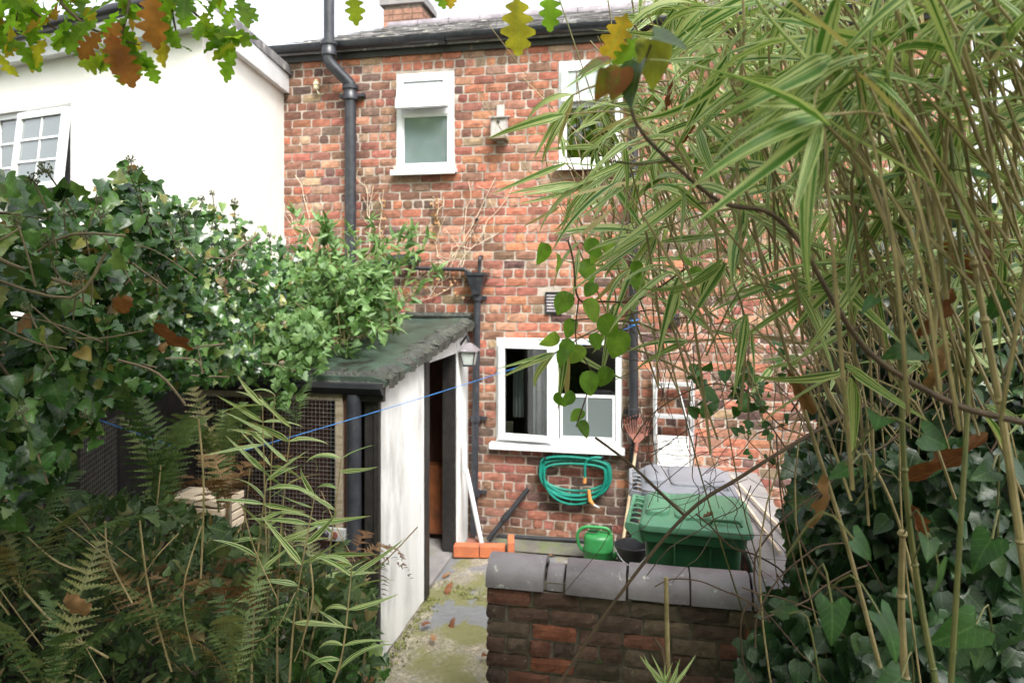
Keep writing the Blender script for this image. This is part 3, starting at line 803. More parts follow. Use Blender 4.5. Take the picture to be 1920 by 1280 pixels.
def ring_m(b, a0, a1, c0_, c1_, y0, y1, w, M):
    b.box(a0, a0 + w, y0, y1, c0_, c1_, M); b.box(a1 - w, a1, y0, y1, c0_, c1_, M)
    b.box(a0 + w, a1 - w, y0, y1, c1_ - w, c1_, M); b.box(a0 + w, a1 - w, y0, y1, c0_, c0_ + w, M)
ring_m(b, 0, cw, z0 + .035, z1 - .035, -.045, .0, .062, Mh)
cs = b.build('casement', 'upvc', kw, bevel=.004)
b = MB(); b.box(.055, cw - .055, -.028, -.018, z0 + .09, z1 - .09, Mh); b.build('pane', 'glass', cs)
b = MB(); b.box(cw - .05, cw - .03, .001, .03, (z0 + z1) / 2 - .01, (z0 + z1) / 2 + .08, Mh); b.build('handle', 'upvc', cs)
sill(kw, x0 - .05, x1 + .03, z0 + .004, .10)
# things seen inside the kitchen
def drape(name, label, cat, pa, pb, Y, mat, wav=5):
    a, c_ = onY(*pa, Y), onY(*pb, Y)
    n = 24; vs = []; fs = []
    for k in range(2):
        for i in range(n + 1):
            t = i / n
            for zz in (a.z, c_.z):
                vs.append((a.x + (c_.x - a.x) * t, Y + .02 * math.sin(t * wav * 2 * PI) + k * .004, zz))
    q = 2 * (n + 1)
    for i in range(n):
        fs += [(2 * i, 2 * i + 1, 2 * i + 3, 2 * i + 2), (q + 2 * i, q + 2 * i + 2, q + 2 * i + 3, q + 2 * i + 1)]
    tag(MB().add(vs, fs).build(name, mat, smooth=True), label, cat)
drape('curtain', 'pale grey curtain hanging inside the open kitchen casement', 'curtain', (1000, 640), (1034, 830), .22, 'curtain', 3)
drape('tea_towel', 'white cloth strips hanging deep inside the kitchen window', 'towel', (962, 690), (982, 782), .5, 'upvc', 3)
b = MB(); p_ = onY(955, 808, .16); b.box(p_.x - .035, p_.x + .03, .13, .2, p_.z - .12, p_.z + .09); b.box(p_.x - .03, p_.x + .025, .125, .131, p_.z - .10, p_.z + .07)
tag(b.build('cream_box', 'cream_ceramic', bevel=.004), 'cream packet standing on the inner kitchen window ledge', 'packet')

# pipes on the wall
b = MB()
r0 = .056
pA, pB, pC = onY(617, -25, -.20), onY(617, 98, -.20), onY(657, 175, -.09)
b.tube([pA, pB], r0 * .92, 14)
b.tube(curve([pB, pB + Vector((0, 0, -.09)), pB * .62 + pC * .38 + Vector((0, 0, -.03)), pB * .35 + pC * .65 + Vector((0, 0, .02)), pC + Vector((0, 0, .08)), pC], 5), r0, 14)
pD = Vector((pC.x, pC.y, 2.0))
b.tube([pC, pD], r0, 14)
sp = b.build('soil_pipe', 'black_iron', house, smooth=True)
for q in (pB + Vector((0, 0, .03)), pC):
    b = MB(); b.lathe([(r0 * 1.02, -.07), (r0 * 1.3, -.065), (r0 * 1.3, -.02), (r0 * 1.18, -.01), (r0 * 1.18, .03), (r0 * 1.42, .035), (r0 * 1.42, .07), (r0, .072)], q, 16)
    if q is pC: b.box(q.x - .13, q.x + .13, q.y + .02, q.y + .075, q.z - .03, q.z + .0)
    b.build('collar', 'black_iron', sp, smooth=True)
# black branch pipe with elbow above the shed
b = MB(); e0 = onY(700, 500, -.16); e1 = onY(768, 486, -.16)
b.tube(curve([e0 + Vector((-.05, 0, -.16)), e0, (e0 + e1) / 2 + Vector((0, 0, .02)), e1], 5), .055, 12); b.tube([e1, Vector((e1.x + .0, .02, e1.z + .005))], .055, 12)
b.build('branch_pipe', 'black_plastic', house, smooth=True)
# rain pipe with hopper
hp = onY(898, 528, -.10)
b = MB(); zr = hp.z - .10
b.tube([Vector((hp.x - .02, -.075, zr)), Vector((onY(888, 900, -.075).x, -.075, .06))], .034, 12)
dp = b.build('rain_pipe', 'black_iron', house, smooth=True)
b = MB()
def hopring(w, d_, z_): return [Vector((hp.x - .02 + sx * w, hp.y + sy * d_, z_)) for sx, sy in ((-1, -1), (1, -1), (1, 1), (-1, 1))]
b.loft([hopring(.038, .036, zr - .02), hopring(.045, .04, zr + .02), hopring(.085, .065, hp.z + .055), hopring(.105, .075, hp.z + .06), hopring(.105, .075, hp.z + .085), hopring(.09, .062, hp.z + .085), hopring(.075, .05, hp.z + .02)])
b.build('hopper', 'black_iron', dp)
for zz in (zr - .05, 1.15, .45):
    b = MB(); b.lathe([(.035, -.03), (.045, -.028), (.045, .028), (.035, .03)], (hp.x - .02 + (0 if zz > 1.5 else -.02), -.075, zz), 14); b.box(hp.x - .1, hp.x + .06, -.045, -.02, zz - .015, zz + .015)
    b.build('collar', 'black_iron', dp, smooth=True)
b = MB(); w0 = onY(775, 503, -.07); w1 = onY(862, 505, -.07)
b.tube(curve([w0, w1, w1 + Vector((.06, 0, -.01)), Vector((hp.x - .05, -.09, hp.z + .05))], 6), .02, 10)
b.build('waste_pipe', 'black_plastic', house, smooth=True)
b = MB(); t0 = onY(900, 484, -.08); b.tube(curve([t0 + Vector((.0, .09, .02)), t0, t0 + Vector((-.005, 0, -.08)), Vector((t0.x - .005, -.09, hp.z + .03))], 5), .017, 10); b.build('overflow_pipe', 'black_plastic', house, smooth=True)
b = MB(); s0 = onY(893, 410, 0); b.tube([s0 + Vector((0, .02, 0)), s0 + Vector((.03, -.10, -.02))], .016, 10); b.build('pipe_stub', 'black_plastic', house, smooth=True)
# right hand rain pipe
rx = onY(1188, 700, -.08).x
b = MB(); zj = onY(1188, 772, -.08).z
b.tube([Vector((rx, -.08, ZT)), Vector((rx, -.08, zj))], .041, 12); b.tube([Vector((rx, -.08, zj + .02)), Vector((rx, -.08, .02))], .036, 12)
rp2 = b.build('rain_pipe', 'black_plastic', house, smooth=True)
b = MB(); b.lathe([(.037, -.05), (.05, -.045), (.05, .03), (.042, .035)], (rx, -.08, zj), 14); b.box(rx - .09, rx + .05, -.05, -.015, zj - .02, zj + .015); b.build('collar', 'black_plastic', rp2, smooth=True)
# air vent
b = MB(); x0, x1, z0, z1 = VENT
frame_ring(b, x0, x1, z0, z1, -.022, .0, .012); vg = b.build('air_vent', 'black_plastic', house)
for k in range(6):
    zz = z0 + .02 + k * (z1 - z0 - .03) / 6
    b = MB(); b.add([(x0 + .01, -.02, zz), (x1 - .01, -.02, zz), (x1 - .01, -.004, zz + .024), (x0 + .01, -.004, zz + .024), (x0 + .01, -.017, zz), (x1 - .01, -.017, zz)], [(0, 1, 2, 3), (0, 4, 5, 1)]); b.build('slat', 'coping', vg)
b = MB(); b.box(x0 + .005, x1 - .005, .002, .03, z0 + .005, z1 - .005); b.build('backing', 'black_plastic', vg)
# round black flue cover right of the pipe
b = MB(); fl = onY(1262, 600, 0); b.lathe([(.07, 0), (.075, .02), (.06, .05), (.02, .055)], (0, 0, 0), 16, Matrix.Translation(fl) @ Matrix.Rotation(R(90), 4, 'X')); b.build('flue_cover', 'black_plastic', house, smooth=True)
# ceramic insulator
b = MB(); q = onY(593, 160, -.05); b.lathe([(.012, -.05), (.026, -.04), (.03, -.02), (.022, -.01), (.03, .0), (.03, .02), (.02, .035), (.024, .045), (.012, .055)], q, 14); b.tube([q + Vector((0, 0, -.04)), q + Vector((.03, .0, -.09)), q + Vector((.05, .05, -.08))], .006, 6)
tag(b.build('insulator', 'cream_ceramic', smooth=True), 'small cream ceramic insulator on the brick wall beside the soil pipe', 'insulator')

# bird box
bb = rect(926, 221, 953, 266)
bx = thing('bird_box', 'small grey wooden bird box nailed between the upper windows', 'bird box', ((bb[0] + bb[1]) / 2, -.02, bb[2]))
w = bb[1] - bb[0]; h = bb[3] - bb[2]; cx = (bb[0] + bb[1]) / 2
b = MB()
b.add([(cx - w / 2, -.13, bb[2] + .03), (cx + w / 2, -.13, bb[2] + .03), (cx + w / 2, -.012, bb[2] + .03), (cx - w / 2, -.012, bb[2] + .03), (cx - w / 2, -.13, bb[3] - .03), (cx + w / 2, -.13, bb[3] - .03), (cx + w / 2, -.012, bb[3]), (cx - w / 2, -.012, bb[3])],
      [(0, 1, 2, 3)[::-1], (4, 5, 6, 7), (0, 1, 5, 4), (1, 2, 6, 5), (2, 3, 7, 6), (3, 0, 4, 7)])
b.build('body', 'grey_wood', bx)
b = MB(); b.box(cx - w / 2 - .012, cx + w / 2 + .012, -.145, -.012, bb[2] + .005, bb[2] + .028); b.build('floor_board', 'old_wood', bx)
b = MB(); b.box(cx - .035, cx + .035, -.03, -.008, bb[2] - .02, bb[3] + .115); b.build('back_board', 'grey_wood', bx)
b = MB(); Mr = Matrix.Translation((cx, -.075, bb[3] - .008)) @ Matrix.Rotation(R(14), 4, 'X'); b.box(-w / 2 - .015, w / 2 + .015, -.08, .07, -.006, .008, Mr); b.build('lid', 'grey_wood', bx)
b = MB(); b.lathe([(.016, 0), (.016, .004)], (0, 0, 0), 14, Matrix.Translation((cx, -.131, bb[3] - .07)) @ Matrix.Rotation(R(90), 4, 'X')); b.build('hole_dark_disc', 'black_plastic', bx)  # flat black disc stands in for the dark inside the hole

# ============================================================ white rendered neighbour
def cs_(r, d): return CAMP + RT * r + FW * d
nA, nB, nL = cs_(-2.34, 5.23), onY(531, 300, -.02), cs_(-5.9, 6.74)
nA.z = nB.z = nL.z = 0
HT = 4.36
nb = thing('rendered_house', 'cream rendered neighbouring house with white window and white fascia', 'house', nA)
fdir = (nL - nA).normalized(); fn = Vector((fdir.y, -fdir.x, 0))
if fn.dot(CAMP - nA) < 0: fn = -fn
sdir = (nB - nA).normalized(); sn = Vector((sdir.y, -sdir.x, 0))
if sn.dot(Vector((1, 0, 0))) < 0: sn = -sn
nw0 = onP(-60, 285, nA, fn); nw1 = onP(133, 285, nA, fn)
s0, s1 = (nw1 - nA).dot(fdir), (nw0 - nA).dot(fdir)
wz0, wz1 = onP(100, 362, nA, fn).z, onP(133, 193, nA, fn).z
b = MB()
def fp(s, z, o=0.0): return nA + fdir * s + fn * o + UP * z
LF = (nL - nA).length
ss = [0, s0, s1, LF]; zz = [0, wz0, wz1, HT]
for i in range(3):
    for k in range(3):
        if i == 1 and k == 1: continue
        b.add([fp(ss[i], zz[k]), fp(ss[i + 1], zz[k]), fp(ss[i + 1], zz[k + 1]), fp(ss[i], zz[k + 1])], [(0, 1, 2, 3)])
for (a, z_a, c_, z_c) in ((s0, wz0, s1, wz0), (s1, wz0, s1, wz1), (s1, wz1, s0, wz1), (s0, wz1, s0, wz0)):
    b.add([fp(a, z_a), fp(c_, z_c), fp(c_, z_c, -.12), fp(a, z_a, -.12)], [(0, 1, 2, 3)])
n = 14
for i in range(n):          # side wall, hand trowelled so not quite flat
    for k in range(n):
        def sp_(i, k): return nA + sdir * ((nB - nA).length * i / n) + UP * (HT * k / n) + sn * (.003 * math.sin(i * 1.7 + k * 1.3) * math.sin(k * .9 + i * .4) if 0 < i < n else 0)
        b.add([sp_(i, k), sp_(i + 1, k), sp_(i + 1, k + 1), sp_(i, k + 1)], [(0, 1, 2, 3)])
bk = nL + Vector((0, 3, 0))
b.add([nL, nL + UP * HT, bk + UP * HT, bk], [(0, 1, 2, 3)])
b.add([nB, nB + UP * HT, nB + Vector((-.0, 2, HT)), nB + Vector((0, 2, 0))], [(0, 1, 2, 3)])
b.build('wall', 'render', nb)
b = MB()
def board(p, q, nrm, z0, z1, o0, o1):
    vs = [pp + nrm * o + UP * z_ for pp in (p, q) for o in (o0, o1) for z_ in (z0, z1)]
    b.add(vs, [(0, 1, 3, 2), (4, 6, 7, 5), (0, 4, 5, 1), (2, 3, 7, 6), (0, 2, 6, 4), (1, 5, 7, 3)])
board(nA - fdir * .1, nL, fn, HT - .03, HT + .16, .0, .10)
board(nA, nB, sn, HT - .02, HT + .16, .004, .06)
b.build('fascia', 'upvc', nb)
b = MB(); e1_, e2_ = nA + fn * .14 + sn * .10 - fdir * 0 , nL + fn * .14
top = (nA + nL + nB) / 3 + Vector((-.8, 1.2, HT + .75))
ring0 = [e1_ + UP * (HT + .165), e2_ + UP * (HT + .165), bk + UP * (HT + .165), nB + Vector((.08, 2, HT + .165)), nB + sn * .08 + UP * (HT + .165)]
ring1 = [p + UP * .085 for p in ring0]
vs = ring0 + ring1 + [top]
fs = [(i, (i + 1) % 5, 5 + (i + 1) % 5, 5 + i) for i in range(5)] + [(5 + i, 5 + (i + 1) % 5, 10) for i in range(5)] + [(4, 3, 2, 1, 0)]
b.add(vs, fs); b.build('roof', 'slate', nb)
b = MB(); b.tube([nA + fn * .19 - fdir * .05 + UP * (HT + .17), nL + fn * .19 + UP * (HT + .17)], .05, 10); b.build('gutter', 'black_plastic', nb, smooth=True)
# its window: fixed light at the left, tilted casement at the right with glazing bars
def fbar(b, s_a, s_b, z_a, z_b, o0, o1, tl=0, hz=0):
    vs = []
    for s_ in (s_a, s_b):
        for o in (o0, o1):
            for z_ in (z_a, z_b):
                oo = o + (hz - z_) * tl; vs.append(fp(s_, z_, oo))
    b.add(vs, [(0, 1, 3, 2), (4, 6, 7, 5), (0, 4, 5, 1), (2, 3, 7, 6), (0, 2, 6, 4), (1, 5, 7, 3)])
def fring(b, a, c_, z_a, z_b, o0, o1, w, tl=0, hz=0):
    fbar(b, a, a + w, z_a, z_b, o0, o1, tl, hz); fbar(b, c_ - w, c_, z_a, z_b, o0, o1, tl, hz); fbar(b, a + w, c_ - w, z_b - w, z_b, o0, o1, tl, hz); fbar(b, a + w, c_ - w, z_a, z_a + w, o0, o1, tl, hz)
smid = s0 + (s1 - s0) * .48
b = MB(); fring(b, s0, s1, wz0, wz1, -.09, -.03, .05); fbar(b, smid - .03, smid + .03, wz0 + .05, wz1 - .05, -.088, -.032); nw = b.build('window', 'upvc', nb)
def lights(parent, a, c_, z_a, z_b, o, tl=0, hz=0):
    fb = MB(); fbar(fb, a, c_, z_a, z_b, o, o + .008, tl, hz); fb.build('pane', 'grey_glass', parent)
    fb = MB(); md_ = (a + c_) / 2; fbar(fb, md_ - .009, md_ + .009, z_a, z_b, o + .009, o + .016, tl, hz); fb.build('glazing_bar', 'upvc', parent)
    for k in (1, 2):
        zb_ = z_a + (z_b - z_a) * k / 3; fb = MB(); fbar(fb, a, c_, zb_ - .009, zb_ + .009, o + .017, o + .022, tl, hz); fb.build('glazing_bar', 'upvc', parent)
lights(nw, smid + .03, s1 - .05, wz0 + .05, wz1 - .05, -.07)
b = MB(); tl = .11; hz = wz1 - .03; fring(b, s0 + .03, smid - .01, wz0 + .03, wz1 - .03, -.03, .02, .055, tl, hz); cz = b.build('casement', 'upvc', nb); cz.parent = nw
lights(cz, s0 + .085, smid - .065, wz0 + .085, wz1 - .085, -.01, tl, hz)
b = MB(); fbar(b, s0 - .05, s1 + .05, wz0 - .05, wz0 - .002, -.1, .07); b.build('sill', 'black_plastic', nw)
b = MB(); fbar(b, s0 - .3, s1 + .3, wz0 - .3, wz1 + .3, -1.0, -.95); b.build('room_wall', 'curtain', nw)

# ============================================================ lean-to shed
YF = -2.22                                    # front of the shed
zf, zbk = 1.84, 2.10                          # roof height front and back
XLs = -3.0
def rz_(y): return zf + (zbk - zf) * (y - YF) / (0 - YF)
shed = thing('lean_to_shed', 'whitewashed lean-to shed with green felt roof and open doorway', 'shed', (XS, YF, 0))
def ypx(px): return onX(px, 800, XS).y
y1, y2, y3, y4 = ypx(795), ypx(803), ypx(855), ypx(866)
def lumpy(b, ya, yb, z0, f1, x, amp=.006, n=10):
    vs = []; fs = []
    for i in range(n + 1):
        for k in range(n + 1):
            y = ya + (yb - ya) * i / n; zt_ = f1(y); z_ = z0 + (zt_ - z0) * k / n
            vs.append((x + (uni(-amp, amp) if 0 < i < n else 0), y, z_))
    for i in range(n):
        for k in range(n): a = i * (n + 1) + k; fs.append((a, a + n + 1, a + n + 2, a + 1))
    b.add(vs, fs)
b = MB(); lumpy(b, YF + .02, y1, .0, lambda y: rz_(y) - .03, XS, .004, 12)
b.box(XS - .1, XS - .012, YF + .02, y1, 0, zf - .03)
b.build('side_wall', 'whitewash', shed, smooth=True)
b = MB(); b.box(XS - .09, XS - .006, y1 + .012, y3 + .04, 1.80, rz_(y2) - .03); b.build('lintel', 'whitewash', shed)
b = MB(); b.box(XS - .12, XS + .012, y1 + .002, y2, 0, rz_(y1) - .06); b.build('door_post', 'black_wood', shed, bevel=.004)
b = MB(); b.box(XS - .125, XS - .008, y3 - .0, y3 + .035, .03, 1.80); b.build('door_jamb', 'black_wood', shed)
b = MB(); b.box(XS - .80, XS - .126, y2 - .06, y2 - .025, .05, 1.78)
dr = b.build('door', 'black_wood', shed)
b = MB(); b.box(XS - .75, XS - .72, y2 - .024, y2 - .005, .95, 1.07); b.build('latch', 'old_wood', dr)
b = MB(); b.box(XS - .11, XS, y3 + .042, y4 + .0, 0, rz_(y4) - .04); b.box(XS - .11, XS - .01, y4, -.015, 0, rz_(y4) - .05); b.build('pilaster', 'whitewash', shed)
b = MB()                                        # rough felt eave hanging over the front and the side
def felt_pt(x, y, up): return Vector((x, y, rz_(y) + up))
nxx, nyy = 14, 18; vs = []; fs = []
for j in range(nyy + 1):
    for i in range(nxx + 1):
        x = XLs + (XS + .07 - XLs) * i / nxx; y = YF - .06 + (.0 - YF + .04) * j / nyy
        sag = -.014 * math.sin(i * .9) * math.sin(j * .5)
        vs.append((x, y, rz_(y) + sag + uni(-.003, .003) + (-.03 if i == nxx else 0)))
for j in range(nyy):
    for i in range(nxx):
        a = j * (nxx + 1) + i; fs.append((a, a + 1, a + nxx + 2, a + nxx + 1))
o = len(vs)
vs += [(x, y, z_ - .028) for x, y, z_ in vs]
fs += [tuple(o + k for k in f[::-1]) for f in fs]
edge = [i for i in range(nxx + 1)] + [j * (nxx + 1) + nxx for j in range(1, nyy + 1)] + [nyy * (nxx + 1) + i for i in range(nxx - 1, -1, -1)] + [j * (nxx + 1) for j in range(nyy - 1, 0, -1)]
fs += [(edge[(k + 1) % len(edge)], edge[k], o + edge[k], o + edge[(k + 1) % len(edge)]) for k in range(len(edge))]
b.add(vs, fs); rf = b.build('roof', 'felt', shed, smooth=True)
b = MB()
for k in range(52):                             # torn, lumpy strip along the verge
    y = YF - .06 + uni(0, 2.1); x = XS + .06 + uni(-.01, .006)
    b.add([(x - .10 - uni(0, .10), y, rz_(y) + .006), (x + .014, y, rz_(y) - .018), (x + .018, y + .085, rz_(y) - .018 + uni(-.008, .01)), (x - .10 - uni(0, .1), y + .085, rz_(y) + .008), (x + .018, y, rz_(y) - .065 - uni(0, .02)), (x + .02, y + .085, rz_(y) - .062 - uni(0, .02)), (x - .04, y + .04, rz_(y) + .02 + uni(0, .012))],
          [(0, 1, 6), (1, 2, 6), (2, 3, 6), (3, 0, 6), (1, 4, 5, 2)])
b.build('verge_strip', 'felt_edge', rf, kind='stuff')
b = MB()
for k in range(12):
    x = XS + .06 - k * .1; b.add([(x, YF - .075, zf - .06 - uni(0, .015)), (x - .105, YF - .075, zf - .06 - uni(0, .015)), (x - .105, YF - .03, zf + .012 + uni(0, .015)), (x, YF - .03, zf + .012 + uni(0, .015)), (x - .05, YF + .10 + uni(0, .1), zf + .022)], [(1, 0, 3, 2), (2, 3, 4)])
b.build('eave_strip', 'felt_edge', rf)
b = MB(); a_ = onY(748, 590, -.05); b.tube([Vector((a_.x - .5, -.06, zbk + .02)), Vector((XS + .03, -.05, zbk + .015))], .03, 8); b.build('flashing', 'felt_edge', rf, smooth=True)
b = MB(); b.bar((XS - .75, YF + .1, rz_(YF + .1) + .02), (XS - .62, -.1, zbk + .02), .04, .04); b.build('batten', 'pale_wood', rf)
b = MB(); b.box(XLs, XS + .045, YF - .05, YF - .015, zf - .165, zf - .035)
b.build('fascia_board', 'black_wood', shed)
b = MB()                                        # moulded gutter end
prof2 = [(-.0, 0), (-.06, 0), (-.065, -.03), (-.04, -.07), (0, -.085)]
b.loft([[Vector((x, YF - .05 + y, zf - .045 + z_)) for y, z_ in prof2] for x in (XLs, XS + .05)]); b.build('gutter', 'black_plastic', shed)
# black front post and pipe, then the timber corner
b = MB(); b.box(XS - .10, XS - .004, YF - .012, YF + .018, 0, zf - .1); b.build('corner_post', 'black_wood', shed, bevel=.003)
b = MB(); b.box(XS - .028, XS + .004, YF - .03, YF - .013, 0, zf - .1); b.build('corner_batten', 'black_wood', shed)
b = MB(); b.tube([Vector((XS - .155, YF - .05, zf - .12)), Vector((XS - .155, YF - .05, .0))], .048, 14); b.build('drain_pipe', 'black_iron', shed, smooth=True)
# inside: boards, plain floor, low orange panel, dark back
b = MB(); b.box(XLs + .05, XLs + .09, YF + .1, -.02, 0, zf - .05); b.box(XLs + .1, XS - .13, -.03, -.02, 0, zf + .1); b.build('inner_boarding', 'brown_wood', shed)
b = MB(); b.box(XLs + .1, XS - .02, YF + .1, -.04, .004, .03); b.build('floor', 'concrete', shed)
b = MB(); b.box(XLs + .3, XS - .14, -.22, -.06, .09, .72); b.build('orange_panel', 'orange_tile', shed)
# mesh door in the front: frame, wire, latch
zt_, zb_ = onY(645, 733, YF).z, onY(645, 1105, YF).z
fx0, fx1 = onY(336, 800, YF).x, onY(650, 800, YF).x
md_ = thing('mesh_door', 'wooden framed wire mesh door of the dark aviary beside the shed', 'door', ((fx0 + fx1) / 2, YF - .02, .0))
yy0, yy1 = YF - .065, YF - .025
for nm, (a, c_, e, f_) in dict(top_rail=(fx0, fx1, zt_ - .05, zt_ + .02), bottom_rail=(fx0 + .05, fx1 - .05, zb_ - .03, zb_ + .03), left_stile=(fx0, fx0 + .05, zb_ - .4, zt_ - .051), right_stile=(fx1 - .05, fx1, zb_ - .4, zt_ - .051)).items():
    b = MB(); b.box(a, c_, yy0, yy1, e, f_); b.build(nm, 'old_wood', md_, bevel=.004)
b = MB(); b.bar((fx1 + .035, YF - .03, 0), (fx1 + .035, YF - .03, zt_ + .03), .05, .05); b.build('hinge_post', 'brown_wood', md_)
def mesh_wire(x0, x1, z0, z1, y, stp):
    b = MB(); k = 0; x = x0
    while x < x1: b.bar((x, y, z0), (x, y, z1), .0024, .0024); x += stp
    z_ = z0
    while z_ < z1: b.bar((x0, y - .003, z_), (x1, y - .003, z_), .0024, .0024); z_ += stp
    return b
mesh_wire(fx0 + .04, fx1 - .04, zb_ - .38, zt_ - .03, YF - .07, .0265).build('wire_mesh', 'wire', md_, kind='stuff')
b = MB(); lp = onY(625, 1000, YF - .08); b.box(lp.x - .10, lp.x + .09, YF - .1, YF - .072, lp.z - .04, lp.z + .04); la = b.build('latch', 'ladder_alu', md_, bevel=.004)
b = MB(); b.lathe([(.022, 0), (.022, .006)], (0, 0, 0), 12, Matrix.Translation((lp.x + .02, YF - .1, lp.z)) @ Matrix.Rotation(R(90), 4, 'X')); b.build('lock', 'rust', la)
b = MB(); b.lathe([(.03, 0), (.03, .012), (.02, .02)], (0, 0, 0), 12, Matrix.Translation((lp.x - .05, YF - .1, lp.z)) @ Matrix.Rotation(R(90), 4, 'X')); b.build('knob', 'black_plastic', la)
# second mesh panel turning towards the camera at the left
q0, q1 = Vector((fx0 - .05, YF - .08, 0)), at(150, 800, 3.2); q1.z = 0
mp = thing('mesh_panel', 'side panel of square wire mesh left of the aviary door', 'mesh panel', q0)
b = MB(); L_ = (q1 - q0).length; dd = (q1 - q0).normalized(); k = 0
while k * .027 < L_: p_ = q0 + dd * (k * .027); b.bar(p_ + UP * .75, p_ + UP * 1.72, .0024, .0024); k += 1
k = 0
while .75 + k * .027 < 1.72: b.bar(q0 + UP * (.75 + k * .027), q1 + UP * (.75 + k * .027), .0024, .0024); k += 1
b.build('wire_mesh', 'wire', mp, kind='stuff')
b = MB(); b.bar(q0, q0 + UP * 1.78, .06, .06); b.build('post', 'old_wood', mp)
b = MB(); b.bar(q0 + UP * .72, q1 + UP * .72, .05, .05); b.build('bottom_rail', 'old_wood', mp)
# pale slatted crate in front of the mesh door
c_ = at(385, 955, 3.75)
cr = thing('slatted_crate', 'pale wooden slatted crate behind the ferns by the mesh door', 'crate', (c_.x, c_.y, .42))
for k in range(4):
    b = MB(); b.box(c_.x - .17, c_.x + .17, c_.y - .1, c_.y + .1, c_.z - .09 + k * .047, c_.z - .09 + k * .047 + .036); b.build('slat', 'pale_wood', cr, bevel=.003)
for sx in (-1, 1):
    b = MB(); b.box(c_.x + sx * .15 - .015, c_.x + sx * .15 + .015, c_.y - .08, c_.y + .08, .1, c_.z + .088); b.build('corner_post', 'old_wood', cr)
# lantern on the shed's far corner
ln = at(880, 660, 6.25)
lt = thing('wall_lantern', 'old coach lantern with rusty milky glass beside the shed doorway', 'lantern', (ln.x, ln.y, ln.z - .1))
def sq(w, z_): return [Vector((ln.x + sx * w, ln.y + sy * w, ln.z + z_)) for sx, sy in ((-1, -1), (1, -1), (1, 1), (-1, 1))]
b = MB(); b.loft([sq(.045, -.11), sq(.066, .01)]); b.build('glass', 'lantern_glass', lt)
b = MB(); b.loft([sq(.085, .012), sq(.08, .02), sq(.03, .07), sq(.012, .085)]); b.build('cap', 'coping', lt)
b = MB()
for sx in (-1, 1):
    for sy in (-1, 1): b.bar((ln.x + sx * .046, ln.y + sy * .046, ln.z - .11), (ln.x + sx * .068, ln.y + sy * .068, ln.z + .012), .008)
b.loft([sq(.05, -.125), sq(.05, -.108)]); b.build('cage', 'black_iron', lt)
b = MB(); wx = Vector((XS - .0, y4 - .05, ln.z + .06)); b.tube(curve([wx, wx + Vector((.04, 0, .06)), Vector((ln.x - .02, ln.y, ln.z + .14)), Vector((ln.x, ln.y, ln.z + .08))], 5), .011, 8); b.build('bracket', 'black_iron', lt, smooth=True)

# ============================================================ low garden wall with half-round coping
YW = -2.95; GX0 = -.836; GX1 = 1.35; WT = .875
gw = thing('garden_wall', 'low dark mossy brick garden wall with half-round grey coping', 'wall', (GX0, YW, 0))
b = MB(); b.box(GX0 + .02, GX1, YW + .016, YW + .225, -.05, WT - .01); core = b.build('core', 'dmortar', gw)
DP = [(.17, .075, .055), (.12, .07, .055), (.10, .075, .055), (.22, .08, .05), (.14, .1, .075), (.09, .06, .05)]
z = WT - .012; row = 0
while z > -.05:
    x = GX0 - (0 if row % 2 else .0); first = True
    hd = row % 4 == 3
    while x < GX1:
        bw = (.112 if hd else .232) if not (first and row % 2) else .115
        bw += uni(-.012, .012)
        b = MB(); c0_ = random.choice(DP); j = uni(.9, 1.4)
        brick(b, x, min(x + bw - .013, GX1), z - .069 + uni(-.004, .003), z + uni(-.004, .002), YW + uni(-.006, .004), tuple(v * j for v in c0_), .002, .10, 6, 3)
        b.build('brick', 'dbrick', core); x += bw; first = False
    z -= .0815; row += 1
def coping_tile(xa, xb, r_, tilt, dz=0, nm='coping_tile'):
    b = MB(); n = 16; cy = YW + .112
    outer = [(cy - r_ * math.cos(PI * k / n), r_ * math.sin(PI * k / n) * 1.0) for k in range(n + 1)]
    inner = [(cy - (r_ - .028) * math.cos(PI * k / n), (r_ - .028) * math.sin(PI * k / n)) for k in range(n, -1, -1)]
    rg = outer + inner
    ch = []
    for x, e in ((xa, 0), (xa + .004, 1), (xb - .004, 1), (xb, 0)):
        ch.append([Vector((x + uni(-.001, .001), y + (0 if e else (.003 if y < cy else -.003)), WT + dz + z_ * (1 if e else .98) + tilt * (x - xa))) for y, z_ in rg])
    b.loft(ch); return b.build(nm, 'coping', gw, smooth=True)
tp = [onY(p, 1060, YW).x for p in (911, 1019, 1060, 1173, 1178, 1293, 1296, 1409, 1414, 1530)]
for i in range(0, 10, 2): coping_tile(tp[i], tp[i + 1], .126 + uni(-.004, .003), uni(-.02, .02), uni(0, .006))
coping_tile(tp[9] + .008, tp[9] + .31, .13, 0)
coping_tile(tp[1] + .012, tp[2] - .012, .098, 0, 0, 'broken_coping_tile')
b = MB(); b.box(tp[0] + .01, GX1, YW + .02, YW + .21, WT, WT + .04); b.build('bedding', 'dmortar', gw)

